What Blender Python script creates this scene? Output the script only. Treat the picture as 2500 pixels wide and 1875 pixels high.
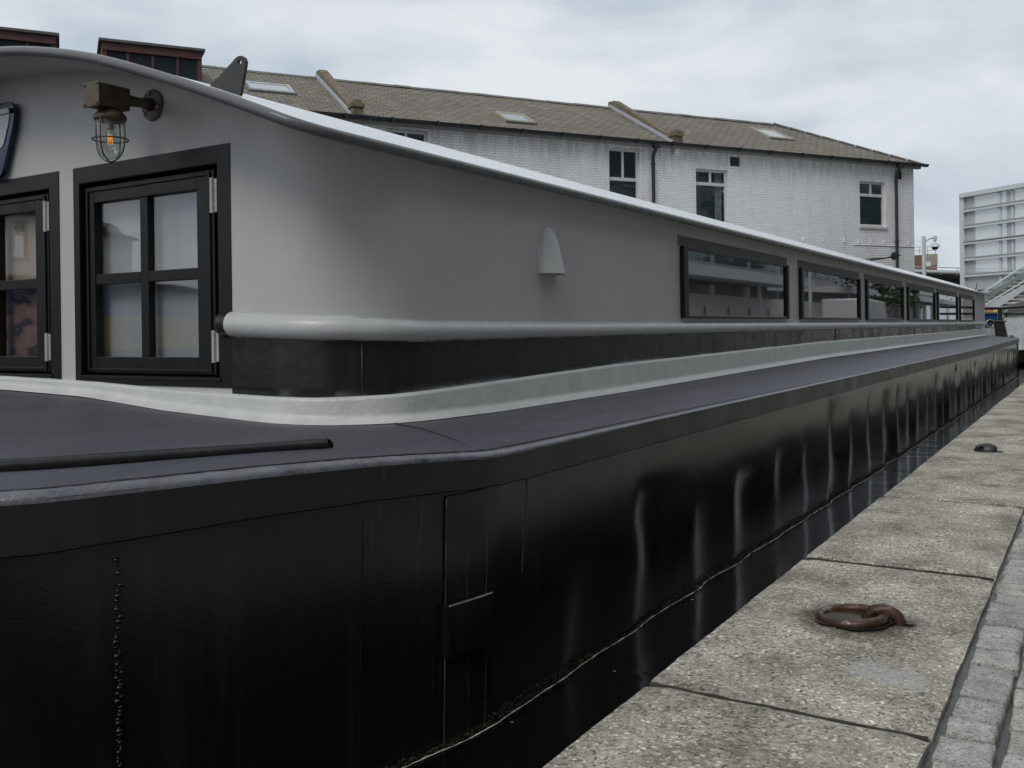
import bpy, bmesh, math, random
from mathutils import Vector, Matrix, noise
random.seed(7)
S = bpy.context.scene
for o in list(bpy.data.objects): bpy.data.objects.remove(o)
COL = S.collection
rad = math.radians

# ------------------------------------------------------------------ camera
TH = math.atan(1435/2320.); RHO = .0135
F = Vector((-math.sin(TH), math.cos(TH), 0)); R = Vector((math.cos(TH), math.sin(TH), 0)); DN = Vector((0, 0, -1))
CAM = Vector((0, 0, .9))
nn = math.hypot(1, RHO)
cx = (R + DN*RHO)/nn; cy = (R*RHO - DN)/nn; cz = -F
cd = bpy.data.cameras.new('camera'); cam = bpy.data.objects.new('camera', cd); COL.objects.link(cam)
M = Matrix((cx, cy, cz)).transposed().to_4x4(); M.translation = CAM
cam.matrix_world = M
cd.sensor_width = 36; cd.lens = 2320/2500*36; cd.shift_y = (806-937.5)/2500
cd.clip_start = .05; cd.clip_end = 3000
S.camera = cam
S.render.resolution_x = 1024; S.render.resolution_y = 768

# ------------------------------------------------------------------ world + sun
SUN_EL, SUN_AZ = rad(48), rad(179)      # azimuth clockwise from +Y
W = bpy.data.worlds.new('World'); S.world = W; W.use_nodes = True
nt = W.node_tree; nt.nodes.clear()
def N(t, ty, **k):
    n = t.nodes.new(ty)
    for a, b in k.items(): setattr(n, a, b)
    return n
out = N(nt, 'ShaderNodeOutputWorld'); bg = N(nt, 'ShaderNodeBackground'); bg.inputs[1].default_value = .1
sky = N(nt, 'ShaderNodeTexSky', sky_type='NISHITA', sun_disc=False, sun_elevation=SUN_EL, sun_rotation=SUN_AZ)
tc = N(nt, 'ShaderNodeTexCoord')
mp = N(nt, 'ShaderNodeMapping'); mp.inputs['Scale'].default_value = (1.0, 1.0, 2.6); mp.inputs['Location'].default_value = (3.1, .4, .35)
nt.links.new(tc.outputs['Generated'], mp.inputs[0])
n1 = N(nt, 'ShaderNodeTexNoise'); n1.inputs['Scale'].default_value = 3.7; n1.inputs['Detail'].default_value = 7; n1.inputs['Roughness'].default_value = .5; n1.inputs['Distortion'].default_value = .25
nt.links.new(mp.outputs[0], n1.inputs[0])
cr = N(nt, 'ShaderNodeValToRGB')
cr.color_ramp.elements[0].position = .38; cr.color_ramp.elements[0].color = (5.1, 5.85, 6.65, 1)
cr.color_ramp.elements[1].position = .60; cr.color_ramp.elements[1].color = (7.7, 8.05, 8.45, 1)
nt.links.new(n1.outputs[0], cr.inputs[0])
n2 = N(nt, 'ShaderNodeTexNoise'); n2.inputs['Scale'].default_value = 1.5; n2.inputs['Detail'].default_value = 5
mp2 = N(nt, 'ShaderNodeMapping'); mp2.inputs['Scale'].default_value = (1, 1, 2.4); mp2.inputs['Location'].default_value = (7.3, 2.2, 1)
nt.links.new(tc.outputs['Generated'], mp2.inputs[0]); nt.links.new(mp2.outputs[0], n2.inputs[0])
cr2 = N(nt, 'ShaderNodeValToRGB')
cr2.color_ramp.elements[0].position = .45; cr2.color_ramp.elements[0].color = (0, 0, 0, 1)
cr2.color_ramp.elements[1].position = .75; cr2.color_ramp.elements[1].color = (.2, .2, .2, 1)
nt.links.new(n2.outputs[0], cr2.inputs[0])
mx = N(nt, 'ShaderNodeMix', data_type='RGBA')
nt.links.new(cr2.outputs[0], mx.inputs['Factor']); nt.links.new(cr.outputs[0], mx.inputs['A']); nt.links.new(sky.outputs[0], mx.inputs['B'])
nt.links.new(mx.outputs['Result'], bg.inputs[0]); nt.links.new(bg.outputs[0], out.inputs[0])
sl = bpy.data.lights.new('sun', 'SUN'); sl.energy = 1.15; sl.angle = rad(25); sl.color = (1, .97, .93)
so = bpy.data.objects.new('sun', sl); COL.objects.link(so)
sd = Vector((math.sin(SUN_AZ)*math.cos(SUN_EL), math.cos(SUN_AZ)*math.cos(SUN_EL), math.sin(SUN_EL)))
so.rotation_euler = sd.to_track_quat('Z', 'Y').to_euler(); so.location = sd*50
S.view_settings.view_transform = 'Standard'; S.view_settings.look = 'None'
S.view_settings.exposure = 0; S.view_settings.gamma = 1
S.render.engine = 'CYCLES'
S.cycles.max_bounces = 8; S.cycles.transparent_max_bounces = 12

# ------------------------------------------------------------------ helpers
def ray(u, v):
    dx, dy = u-1250., v-806.
    return F*2320. + R*((dx-RHO*dy)/nn) + DN*((RHO*dx+dy)/nn)
def at(u, v, d): return CAM + ray(u, v)/2320.*d        # a point seen at (u,v) and d metres deep
class MB:
    def __init__(s): s.v = []; s.f = []
    def add(s, vs, fs):
        b = len(s.v); s.v += [Vector(v) for v in vs]; s.f += [[i+b for i in f] for f in fs]; return s
    def box(s, a, b, M=None):
        x0, y0, z0 = a; x1, y1, z1 = b
        vs = [Vector(p) for p in ((x0,y0,z0),(x1,y0,z0),(x1,y1,z0),(x0,y1,z0),(x0,y0,z1),(x1,y0,z1),(x1,y1,z1),(x0,y1,z1))]
        if M: vs = [M@v for v in vs]
        return s.add(vs, [(0,3,2,1),(4,5,6,7),(0,1,5,4),(1,2,6,5),(2,3,7,6),(3,0,4,7)])
    def grid(s, rows, close=False, flip=False):
        n = len(rows[0]); vs = [p for r in rows for p in r]; fs = []
        for i in range(len(rows)-1):
            for j in range(n if close else n-1):
                k = (j+1) % n; q = (i*n+j, i*n+k, (i+1)*n+k, (i+1)*n+j)
                fs.append(q[::-1] if flip else q)
        return s.add(vs, fs)
    def tube(s, pts, r, n=10, cap=True, closed=False):
        pts = [Vector(p) for p in pts]; rows = []; m = len(pts); rr = r if isinstance(r, (list, tuple)) else [r]*m
        up = None
        for i, p in enumerate(pts):
            if closed: t = (pts[(i+1)%m]-pts[i-1]).normalized()
            else: t = (pts[min(i+1, m-1)]-pts[max(i-1, 0)]).normalized()
            if up is None: up = Vector((0,0,1)) if abs(t.z) < .9 else Vector((1,0,0))
            a = (up - t*up.dot(t)).normalized(); b = t.cross(a); up = a
            rows.append([p+(a*math.cos(2*math.pi*k/n)+b*math.sin(2*math.pi*k/n))*rr[i] for k in range(n)])
        if closed: rows.append(rows[0])
        b0 = len(s.v); s.grid(rows, close=True)
        if cap and not closed:
            s.f.append([b0+k for k in range(n)]); s.f.append([b0+(m-1)*n+k for k in range(n)][::-1])
        return s
    def lathe(s, prof, c, n=24, M=None):
        rows = []
        for r, z in prof:
            row = [Vector((r*math.cos(2*math.pi*k/n), r*math.sin(2*math.pi*k/n), z)) for k in range(n)]
            rows.append([(M@p if M else p)+Vector(c) for p in row])
        return s.grid(rows, close=True)
    def prism(s, poly, d):
        # poly: list of 3D points (planar), extruded by vector d
        d = Vector(d); n = len(poly); vs = [Vector(p) for p in poly]+[Vector(p)+d for p in poly]
        return s.add(vs, [list(range(n))[::-1], list(range(n, 2*n))]+[(i, (i+1)%n, (i+1)%n+n, i+n) for i in range(n)])
    def build(s, name, mat, parent=None, smooth=False, bevel=0, seg=2, auto=None, fixn=True):
        me = bpy.data.meshes.new(name)
        off = parent['_o'] if parent is not None and '_o' in parent.keys() else (0,0,0)
        off = Vector(off)
        me.from_pydata([tuple(v-off) for v in s.v], [], s.f)
        if fixn:
            bm = bmesh.new(); bm.from_mesh(me); bmesh.ops.recalc_face_normals(bm, faces=bm.faces); bm.to_mesh(me); bm.free()
        me.materials.append(mat)
        o = bpy.data.objects.new(name, me); COL.objects.link(o)
        if parent is not None: o.parent = parent; o['_o'] = tuple(off)
        else: o['_o'] = (0., 0., 0.)
        if smooth: me.polygons.foreach_set('use_smooth', [True]*len(me.polygons))
        if bevel:
            m = o.modifiers.new('bevel', 'BEVEL'); m.width = bevel; m.segments = seg; m.limit_method = 'ANGLE'; m.angle_limit = rad(40)
        if auto is not None:
            me.polygons.foreach_set('use_smooth', [True]*len(me.polygons))
            me.set_sharp_from_angle(angle=rad(auto))
        return o
def tag(o, label=None, cat=None, group=None, kind=None):
    if label: o['label'] = label
    if cat: o['category'] = cat
    if group: o['group'] = group
    if kind: o['kind'] = kind
    return o
def thing(name, label, cat, loc=(0,0,0), rz=0, group=None, local=False):
    """local: children are given in the thing's own frame; else in world coordinates"""
    o = bpy.data.objects.new(name, None); COL.objects.link(o); o.location = loc; o.rotation_euler = (0,0,rz)
    o['_o'] = (0.,0.,0.) if local else tuple(loc); o.empty_display_size = .2
    return tag(o, label, cat, group)
def resample(pts, n):
    pts = [Vector(p) for p in pts]; L = [0]
    for a, b in zip(pts, pts[1:]): L.append(L[-1]+(b-a).length)
    outp = []
    for i in range(n):
        t = L[-1]*i/(n-1); k = 0
        while k < len(L)-2 and L[k+1] < t: k += 1
        f = (t-L[k])/max(1e-9, L[k+1]-L[k]); outp.append(pts[k].lerp(pts[k+1], f))
    return outp
def lin(x, xs, ys):
    if x <= xs[0]: return ys[0]
    for i in range(len(xs)-1):
        if x <= xs[i+1]:
            f = (x-xs[i])/(xs[i+1]-xs[i]); return ys[i]+(ys[i+1]-ys[i])*f
    return ys[-1]
def smooth_curve(pts, n=8):
    P = [Vector(p) for p in pts]; outp = []
    for i in range(len(P)-1):
        a, b, c, d = P[max(i-1,0)], P[i], P[i+1], P[min(i+2, len(P)-1)]
        for k in range(n):
            t = k/n; outp.append(.5*((2*b)+(c-a)*t+(2*a-5*b+4*c-d)*t*t+(3*b-a-3*c+d)*t**3))
    outp.append(P[-1]); return outp

# ------------------------------------------------------------------ materials
def base_mat(name):
    m = bpy.data.materials.new(name); m.use_nodes = True; t = m.node_tree
    return m, t, t.nodes['Principled BSDF']
def tex_noise(t, scale, detail=4, rough=.5, vec=None, dist=0):
    n = N(t, 'ShaderNodeTexNoise'); n.inputs['Scale'].default_value = scale; n.inputs['Detail'].default_value = detail
    n.inputs['Roughness'].default_value = rough; n.inputs['Distortion'].default_value = dist
    if vec is None:
        c = N(t, 'ShaderNodeTexCoord'); vec = c.outputs['Object']
    t.links.new(vec, n.inputs['Vector']); return n.outputs['Fac']
def coords(t, scale=(1,1,1), loc=(0,0,0), rot=(0,0,0)):
    c = N(t, 'ShaderNodeTexCoord'); m = N(t, 'ShaderNodeMapping')
    m.inputs['Scale'].default_value = scale; m.inputs['Location'].default_value = loc; m.inputs['Rotation'].default_value = rot
    t.links.new(c.outputs['Object'], m.inputs[0]); return m.outputs[0]
def ramp(t, fac, stops):
    r = N(t, 'ShaderNodeValToRGB'); e = r.color_ramp.elements
    while len(e) < len(stops): e.new(.5)
    for i, (p, c) in enumerate(stops):
        e[i].position = p; e[i].color = (c if isinstance(c, (tuple, list)) else (c,c,c))[:3]+(1,) if isinstance(c, (tuple, list)) else (c,c,c,1)
    t.links.new(fac, r.inputs[0]); return r.outputs[0]
def mixc(t, f, a, b, mode='MIX'):
    m = N(t, 'ShaderNodeMix', data_type='RGBA', blend_type=mode)
    for s, v in (('Factor', f), ('A', a), ('B', b)):
        sock = m.inputs[s]
        if hasattr(v, 'is_linked'): t.links.new(v, sock)
        elif isinstance(v, (int, float)): sock.default_value = v if s == 'Factor' else (v,v,v,1)
        else: sock.default_value = tuple(v[:3])+(1,)
    return m.outputs['Result']
def math_(t, op, a, b=0):
    m = N(t, 'ShaderNodeMath', operation=op)
    for i, v in enumerate((a, b)):
        if hasattr(v, 'is_linked'): t.links.new(v, m.inputs[i])
        else: m.inputs[i].default_value = v
    return m.outputs[0]
def bump(t, p, h, dist, strength=1.0, prev=None):
    b = N(t, 'ShaderNodeBump'); b.inputs['Distance'].default_value = dist; b.inputs['Strength'].default_value = strength
    t.links.new(h, b.inputs['Height'])
    if prev is not None: t.links.new(prev, b.inputs['Normal'])
    t.links.new(b.outputs[0], p.inputs['Normal']); return b.outputs[0]
def plain(name, col, rough=.5, metal=0, var=.15, vs=6, bmp=0, bs=60, spec=.5):
    m, t, p = base_mat(name)
    n = tex_noise(t, vs, 5, .6)
    dark = tuple(c*(1-var) for c in col); lite = tuple(min(1, c*(1+var)) for c in col)
    t.links.new(ramp(t, n, [(.3, dark), (.7, lite)]), p.inputs['Base Color'])
    n3 = tex_noise(t, vs*3, 4, .6)
    t.links.new(ramp(t, n3, [(.3, max(0, rough-.07)), (.7, min(1, rough+.07))]), p.inputs['Roughness'])
    p.inputs['Metallic'].default_value = metal; p.inputs['Specular IOR Level'].default_value = spec
    if bmp: bump(t, p, tex_noise(t, bs, 4, .6), bmp)
    return m

def paint_grey():
    m, t, p = base_mat('grey_paint')
    c = mixc(t, ramp(t, tex_noise(t, 1.3, 5, .6), [(.35, 0), (.7, 1)]), (.47,.468,.456), (.53,.527,.513))
    # faint run-off streaks and grime of its own
    st = ramp(t, tex_noise(t, 1, 5, .7, coords(t, (22,22,1.2))), [(.56, 0), (.78, .16)])
    c = mixc(t, st, c, (.30,.28,.24))
    sp = ramp(t, tex_noise(t, 38, 3, .5), [(.74, 0), (.79, .55)])
    c = mixc(t, sp, c, (.2,.18,.15))
    # rust weep under the vent cowl
    sx = N(t, 'ShaderNodeSeparateXYZ'); tcn = N(t, 'ShaderNodeTexCoord'); t.links.new(tcn.outputs['Object'], sx.inputs[0])
    ly = math_(t, 'ABSOLUTE', math_(t, 'ADD', sx.outputs[1], 7.945))
    m1 = math_(t, 'MULTIPLY', ramp(t, ly, [(.055, 1), (.085, 0)]), math_(t, 'MULTIPLY', math_(t, 'LESS_THAN', sx.outputs[2], 1.472), math_(t, 'GREATER_THAN', sx.outputs[2], 1.2)))
    wst = ramp(t, tex_noise(t, 1, 4, .6, coords(t, (60,60,2))), [(.42, 0), (.62, .14)])
    c = mixc(t, math_(t, 'MULTIPLY', m1, wst), c, (.26,.19,.10))
    sc_ = ramp(t, tex_noise(t, 1, 6, .8, coords(t, (5,5,26), (1,4,2))), [(.70, 0), (.73, .8)])
    scm = ramp(t, tex_noise(t, 1.4, 2, .5, coords(t, (1,1,1), (3,7,1))), [(.58, 0), (.64, 1)])
    c = mixc(t, mixc(t, 1.0, sc_, scm, 'MULTIPLY'), c, (.10,.085,.06))
    t.links.new(c, p.inputs['Base Color']); p.inputs['Roughness'].default_value = .42
    t.links.new(ramp(t, tex_noise(t, 5, 4), [(.3, .36), (.7, .5)]), p.inputs['Roughness'])
    b1 = bump(t, p, tex_noise(t, 170, 3, .6), .0008, .5)
    b2 = bump(t, p, tex_noise(t, 14, 4, .5), .0012, .5, b1)
    bump(t, p, tex_noise(t, 2.2, 3, .5), .010, .7, b2)
    return m
def paint_black(name, col=(.008,.008,.009), r0=.07, r1=.19, streak=.25, big=.0011):
    m, t, p = base_mat(name)
    v = coords(t, (14,14,1.1))
    st = tex_noise(t, 1, 6, .65, v)
    c = mixc(t, ramp(t, st, [(.5, 0), (.75, streak)]), col, (.05,.047,.045))
    # brown rust weeps
    ru = ramp(t, tex_noise(t, 1, 5, .75, coords(t, (30,30,1.6), (5,2,0))), [(.60, 0), (.68, .9)])
    ru2 = ramp(t, tex_noise(t, 1.1, 2, .5, coords(t, (1,1,1), (9,9,9))), [(.48, 0), (.60, 1)])
    c = mixc(t, mixc(t, 1.0, ru, ru2, 'MULTIPLY'), c, (.055,.036,.022))
    t.links.new(c, p.inputs['Base Color'])
    t.links.new(ramp(t, tex_noise(t, 4, 5, .6), [(.3, r0), (.7, r1)]), p.inputs['Roughness'])
    b1 = bump(t, p, tex_noise(t, 110, 5, .7), .0009, .6)
    b2 = bump(t, p, tex_noise(t, 9, 3, .5), big, .7, b1)
    bump(t, p, st, .0008, .5, b2)
    p.inputs['Specular IOR Level'].default_value = .42
    return m
def deck_mat():
    m, t, p = base_mat('deck_paint')
    n = tex_noise(t, 3, 7, .65, coords(t, (1.5,.5,1)))
    c = mixc(t, ramp(t, n, [(.3, 0), (.7, 1)]), (.052,.054,.067), (.078,.081,.096))
    w = ramp(t, tex_noise(t, 1, 6, .75, coords(t, (24,5,8))), [(.62, 0), (.70, .5)])
    c = mixc(t, w, c, (.17,.17,.175))
    sp = ramp(t, tex_noise(t, 60, 2, .5), [(.72, 0), (.78, .7)])
    c = mixc(t, sp, c, (.25,.25,.25))
    t.links.new(c, p.inputs['Base Color'])
    t.links.new(ramp(t, n, [(.3, .42), (.7, .6)]), p.inputs['Roughness'])
    b1 = bump(t, p, tex_noise(t, 220, 3, .6), .0012, .7)
    bump(t, p, tex_noise(t, 6, 4, .5), .004, .6, b1)
    return m
def white_weld():
    m, t, p = base_mat('cream_grey_paint')
    c = mixc(t, ramp(t, tex_noise(t, 7, 6, .65), [(.35, 0), (.7, 1)]), (.52,.535,.51), (.64,.65,.62))
    st = ramp(t, tex_noise(t, 1, 5, .7, coords(t, (9,9,2))), [(.66, 0), (.74, .5)])
    c = mixc(t, st, c, (.42,.33,.2))
    d = ramp(t, tex_noise(t, 16, 5, .7), [(.66, 0), (.72, .5)])
    c = mixc(t, d, c, (.25,.25,.24))
    t.links.new(c, p.inputs['Base Color']); p.inputs['Roughness'].default_value = .4
    b1 = bump(t, p, tex_noise(t, 120, 3, .6), .0015, .6)
    bump(t, p, tex_noise(t, 24, 4, .6), .006, .7, b1)
    return m
def concrete():
    m, t, p = base_mat('aggregate_concrete')
    vo = N(t, 'ShaderNodeTexVoronoi'); vo.inputs['Scale'].default_value = 135
    v = coords(t); wv = tex_noise(t, 30, 3, .5, v)
    t.links.new(v, vo.inputs['Vector'])
    sh = N(t, 'ShaderNodeSeparateColor'); t.links.new(vo.outputs['Color'], sh.inputs[0])
    stone = ramp(t, sh.outputs[0], [(0, (.085,.078,.066)), (.3, (.175,.165,.145)), (.6, (.25,.238,.212)), (.85, (.35,.34,.31)), (1, (.55,.54,.51))])
    fine = ramp(t, tex_noise(t, 260, 4, .7, v), [(.3, (.14,.132,.115)), (.7, (.32,.308,.278))])
    c = mixc(t, ramp(t, tex_noise(t, 55, 4, .6, v), [(.42, 0), (.58, 1)]), fine, stone)
    # second, larger pebbles
    vo2 = N(t, 'ShaderNodeTexVoronoi'); vo2.inputs['Scale'].default_value = 62; t.links.new(v, vo2.inputs['Vector'])
    s2 = N(t, 'ShaderNodeSeparateColor'); t.links.new(vo2.outputs['Color'], s2.inputs[0])
    sel = math_(t, 'MULTIPLY', math_(t, 'GREATER_THAN', s2.outputs[0], .86), math_(t, 'LESS_THAN', vo2.outputs['Distance'], .36))
    c = mixc(t, sel, c, mixc(t, s2.outputs[1], (.5,.47,.42), (.22,.17,.13)))
    gr = tex_noise(t, 2.4, 8, .74, v)
    c = mixc(t, 1.0, c, ramp(t, gr, [(.34, (.66,.63,.56)), (.5, (1.56,1.51,1.38)), (.64, (2.25,2.19,2.02))]), 'MULTIPLY')
    pit = ramp(t, tex_noise(t, 70, 4, .65, v), [(.55, 0), (.62, .9)])
    big = ramp(t, tex_noise(t, 3.4, 5, .6, coords(t, (1,1,1), (3,3,3))), [(.45, 1), (.65, .25)])
    c = mixc(t, mixc(t, 1.0, pit, big, 'MULTIPLY'), c, (.045,.042,.03))
    sx = N(t, 'ShaderNodeSeparateXYZ'); t.links.new(v, sx.inputs[0]); jn = math_(t, 'MULTIPLY', math_(t, 'SUBTRACT', tex_noise(t, 22, 4, .7, v), .5), .10)
    dx_ = math_(t, 'ABSOLUTE', math_(t, 'ADD', math_(t, 'ADD', sx.outputs[0], .475), jn)); dy_ = math_(t, 'ABSOLUTE', math_(t, 'ADD', math_(t, 'ADD', math_(t, 'SUBTRACT', sx.outputs[1], 2.585), jn), math_(t, 'MULTIPLY', math_(t, 'ADD', sx.outputs[0], .475), .25)))
    pa = math_(t, 'MULTIPLY', ramp(t, dx_, [(.085, 1), (.105, 0)]), ramp(t, dy_, [(.05, 1), (.072, 0)]))
    c = mixc(t, math_(t, 'MULTIPLY', pa, ramp(t, tex_noise(t, 40, 5, .7, v), [(.35, .15), (.6, .75)])), c, mixc(t, tex_noise(t, 150, 3, .6, v), (.34,.34,.325), (.50,.50,.48)))
    vd = N(t, 'ShaderNodeVectorMath', operation='DISTANCE'); t.links.new(v, vd.inputs[0]); vd.inputs[1].default_value = (-.645, 3.02, 0)
    damp = ramp(t, math_(t, 'ADD', vd.outputs['Value'], math_(t, 'MULTIPLY', math_(t, 'SUBTRACT', tex_noise(t, 9, 5, .7, v), .5), .22)), [(.13, .85), (.22, 0)])
    c = mixc(t, damp, c, mixc(t, 1.0, c, (.33,.31,.27), 'MULTIPLY'))
    t.links.new(c, p.inputs['Base Color'])
    p.inputs['Roughness'].default_value = .85; p.inputs['Specular IOR Level'].default_value = .3
    b1 = bump(t, p, vo.outputs['Distance'], .004, .55)
    b2 = bump(t, p, tex_noise(t, 240, 3, .7, v), .003, .6, b1)
    bump(t, p, tex_noise(t, 12, 4, .6, v), .008, .5, b2)
    return m
def granite():
    m, t, p = base_mat('granite_sett')
    g = N(t, 'ShaderNodeNewGeometry')
    c = ramp(t, g.outputs['Random Per Island'], [(0, (.42,.39,.34)), (.3, (.52,.49,.44)), (.55, (.40,.39,.37)), (.8, (.58,.545,.49)), (1, (.34,.34,.335))])
    sp = tex_noise(t, 120, 5, .8)
    c = mixc(t, 1.0, c, ramp(t, sp, [(.36, .25), (.47, .9), (.7, 1.3)]), 'MULTIPLY')
    c = mixc(t, 1.0, c, ramp(t, tex_noise(t, 14, 5, .6), [(.3, .7), (.65, 1.1)]), 'MULTIPLY')
    t.links.new(c, p.inputs['Base Color']); p.inputs['Roughness'].default_value = .72
    b = bump(t, p, tex_noise(t, 120, 4, .7), .004, .8)
    bump(t, p, tex_noise(t, 26, 4, .7), .02, 1, b)
    return m
def brick_white():
    m, t, p = base_mat('painted_white_brick')
    v0 = N(t, 'ShaderNodeTexCoord').outputs['Object']
    sx = N(t, 'ShaderNodeSeparateXYZ'); t.links.new(v0, sx.inputs[0])
    cb = N(t, 'ShaderNodeCombineXYZ'); t.links.new(math_(t, 'ADD', sx.outputs[0], sx.outputs[1]), cb.inputs[0]); t.links.new(sx.outputs[2], cb.inputs[1])
    wob = N(t, 'ShaderNodeTexNoise'); wob.inputs['Scale'].default_value = 3; t.links.new(v0, wob.inputs['Vector'])
    vm = N(t, 'ShaderNodeVectorMath', operation='MULTIPLY_ADD'); t.links.new(wob.outputs['Color'], vm.inputs[0]); vm.inputs[1].default_value = (.03,.03,0); t.links.new(cb.outputs[0], vm.inputs[2])
    br = N(t, 'ShaderNodeTexBrick'); t.links.new(vm.outputs[0], br.inputs['Vector'])
    br.inputs['Scale'].default_value = 1; br.inputs['Brick Width'].default_value = .17; br.inputs['Row Height'].default_value = .062
    br.inputs['Mortar Size'].default_value = .006; br.inputs['Mortar Smooth'].default_value = .5; br.inputs['Bias'].default_value = 0
    br.inputs['Color1'].default_value = (.90,.91,.91,1); br.inputs['Color2'].default_value = (.84,.85,.85,1); br.inputs['Mortar'].default_value = (.60,.59,.57,1)
    c = br.outputs['Color']
    # mortar wear patches
    st = ramp(t, tex_noise(t, 1, 6, .7, coords(t, (3.2,3.2,.55))), [(.50, 0), (.80, .35)])
    c = mixc(t, st, c, (.42,.38,.31))
    worn = ramp(t, tex_noise(t, 5, 7, .75, v0), [(.58, 0), (.72, .75)])
    c = mixc(t, mixc(t, 1.0, worn, br.outputs['Fac'], 'MULTIPLY'), c, (.12,.10,.085))
    # grime under the eaves (soot washed down the top courses)
    top = ramp(t, math_(t, 'MULTIPLY', math_(t, 'SUBTRACT', sx.outputs[2], 4.55), 1.2), [(0, 0), (1, .5)])
    drip = ramp(t, tex_noise(t, 1, 6, .7, coords(t, (7,7,1.1), (2,0,1))), [(.42, 0), (.62, 1)])
    c = mixc(t, mixc(t, 1.0, top, drip, 'MULTIPLY'), c, (.25,.215,.17))
    t.links.new(c, p.inputs['Base Color']); p.inputs['Roughness'].default_value = .75
    inv = math_(t, 'SUBTRACT', 1, br.outputs['Fac'])
    b = bump(t, p, inv, .012, .9)
    bump(t, p, tex_noise(t, 14, 5, .7, v0), .02, .5, b)
    return m
def slate():
    m, t, p = base_mat('slate_tiles')
    v0 = N(t, 'ShaderNodeTexCoord').outputs['Object']
    br = N(t, 'ShaderNodeTexBrick')
    t.links.new(v0, br.inputs['Vector'])
    br.inputs['Scale'].default_value = 1; br.inputs['Brick Width'].default_value = .27; br.inputs['Row Height'].default_value = .135
    br.inputs['Mortar Size'].default_value = .014; br.inputs['Mortar Smooth'].default_value = .2
    br.inputs['Color1'].default_value = (.165,.155,.142,1); br.inputs['Color2'].default_value = (.24,.226,.207,1); br.inputs['Mortar'].default_value = (.045,.04,.035,1)
    c = br.outputs['Color']
    c = mixc(t, 1.0, c, ramp(t, tex_noise(t, 2, 6, .7, v0), [(.3, .72), (.7, 1.15)]), 'MULTIPLY')
    mo = ramp(t, tex_noise(t, 7, 6, .8, v0), [(.49, 0), (.58, .9)])
    mz = ramp(t, tex_noise(t, .8, 3, .6, coords(t, (1,1,1), (4,1,0))), [(.3, .45), (.6, 1)])
    c = mixc(t, mixc(t, 1.0, mo, mz, 'MULTIPLY'), c, (.21,.135,.045))
    t.links.new(c, p.inputs['Base Color']); p.inputs['Roughness'].default_value = .8
    sx = N(t, 'ShaderNodeSeparateXYZ'); t.links.new(v0, sx.inputs[0])
    saw = math_(t, 'SUBTRACT', 1, math_(t, 'FRACT', math_(t, 'DIVIDE', sx.outputs[1], .135)))
    b = bump(t, p, saw, .02, .8)
    b = bump(t, p, math_(t, 'SUBTRACT', 1, br.outputs['Fac']), .01, .8, b)
    bump(t, p, tex_noise(t, 11, 4, .7, v0), .02, .6, b)
    return m
def brick_red(name='red_brick', c1=(.22,.09,.06), c2=(.16,.065,.045)):
    m, t, p = base_mat(name)
    v0 = N(t, 'ShaderNodeTexCoord').outputs['Object']
    sx = N(t, 'ShaderNodeSeparateXYZ'); t.links.new(v0, sx.inputs[0])
    cb = N(t, 'ShaderNodeCombineXYZ'); t.links.new(math_(t, 'ADD', sx.outputs[0], sx.outputs[1]), cb.inputs[0]); t.links.new(sx.outputs[2], cb.inputs[1])
    br = N(t, 'ShaderNodeTexBrick'); t.links.new(cb.outputs[0], br.inputs['Vector'])
    br.inputs['Scale'].default_value = 1; br.inputs['Brick Width'].default_value = .22; br.inputs['Row Height'].default_value = .075
    br.inputs['Mortar Size'].default_value = .008
    br.inputs['Color1'].default_value = c1+(1,); br.inputs['Color2'].default_value = c2+(1,); br.inputs['Mortar'].default_value = (.2,.18,.16,1)
    c = mixc(t, 1.0, br.outputs['Color'], ramp(t, tex_noise(t, 1.2, 5, .6, v0), [(.3, .7), (.7, 1.2)]), 'MULTIPLY')
    t.links.new(c, p.inputs['Base Color']); p.inputs['Roughness'].default_value = .85
    return m
def dark_glass(name, tint=(.008,.010,.011), ior=1.9, warp=.0):
    m, t, p = base_mat(name)
    p.inputs['Base Color'].default_value = tint+(1,); p.inputs['Roughness'].default_value = .015; p.inputs['IOR'].default_value = ior
    if warp: bump(t, p, tex_noise(t, 1.6, 2, .4), warp, 1)
    else: t.links.new(ramp(t, tex_noise(t, 3, 2), [(.3, .01), (.7, .03)]), p.inputs['Roughness'])
    return m
def fres(t, ior):
    f = N(t, 'ShaderNodeFresnel'); g = N(t, 'ShaderNodeNewGeometry'); m = N(t, 'ShaderNodeMath', operation='MULTIPLY_ADD')
    t.links.new(g.outputs['Backfacing'], m.inputs[0]); m.inputs[1].default_value = 1/ior-ior; m.inputs[2].default_value = ior
    t.links.new(m.outputs[0], f.inputs[0]); return f
def clear_glass(name='clear_glass', refl=1.5, warp=.0012, tint=(1,1,1)):
    m = bpy.data.materials.new(name); m.use_nodes = True; t = m.node_tree; t.nodes.clear()
    o = N(t, 'ShaderNodeOutputMaterial'); mxs = N(t, 'ShaderNodeMixShader'); tr = N(t, 'ShaderNodeBsdfTransparent'); gl = N(t, 'ShaderNodeBsdfGlossy')
    gl.inputs['Roughness'].default_value = .01; tr.inputs[0].default_value = tint+(1,)
    fr = fres(t, refl)
    b = N(t, 'ShaderNodeBump'); b.inputs['Distance'].default_value = warp
    n = tex_noise(t, 3.5, 2, .4, coords(t, (.6,.6,2.2))); t.links.new(n, b.inputs['Height'])
    t.links.new(b.outputs[0], gl.inputs['Normal'])
    t.links.new(fr.outputs[0], mxs.inputs[0]); t.links.new(tr.outputs[0], mxs.inputs[1]); t.links.new(gl.outputs[0], mxs.inputs[2]); t.links.new(mxs.outputs[0], o.inputs[0])
    return m
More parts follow.
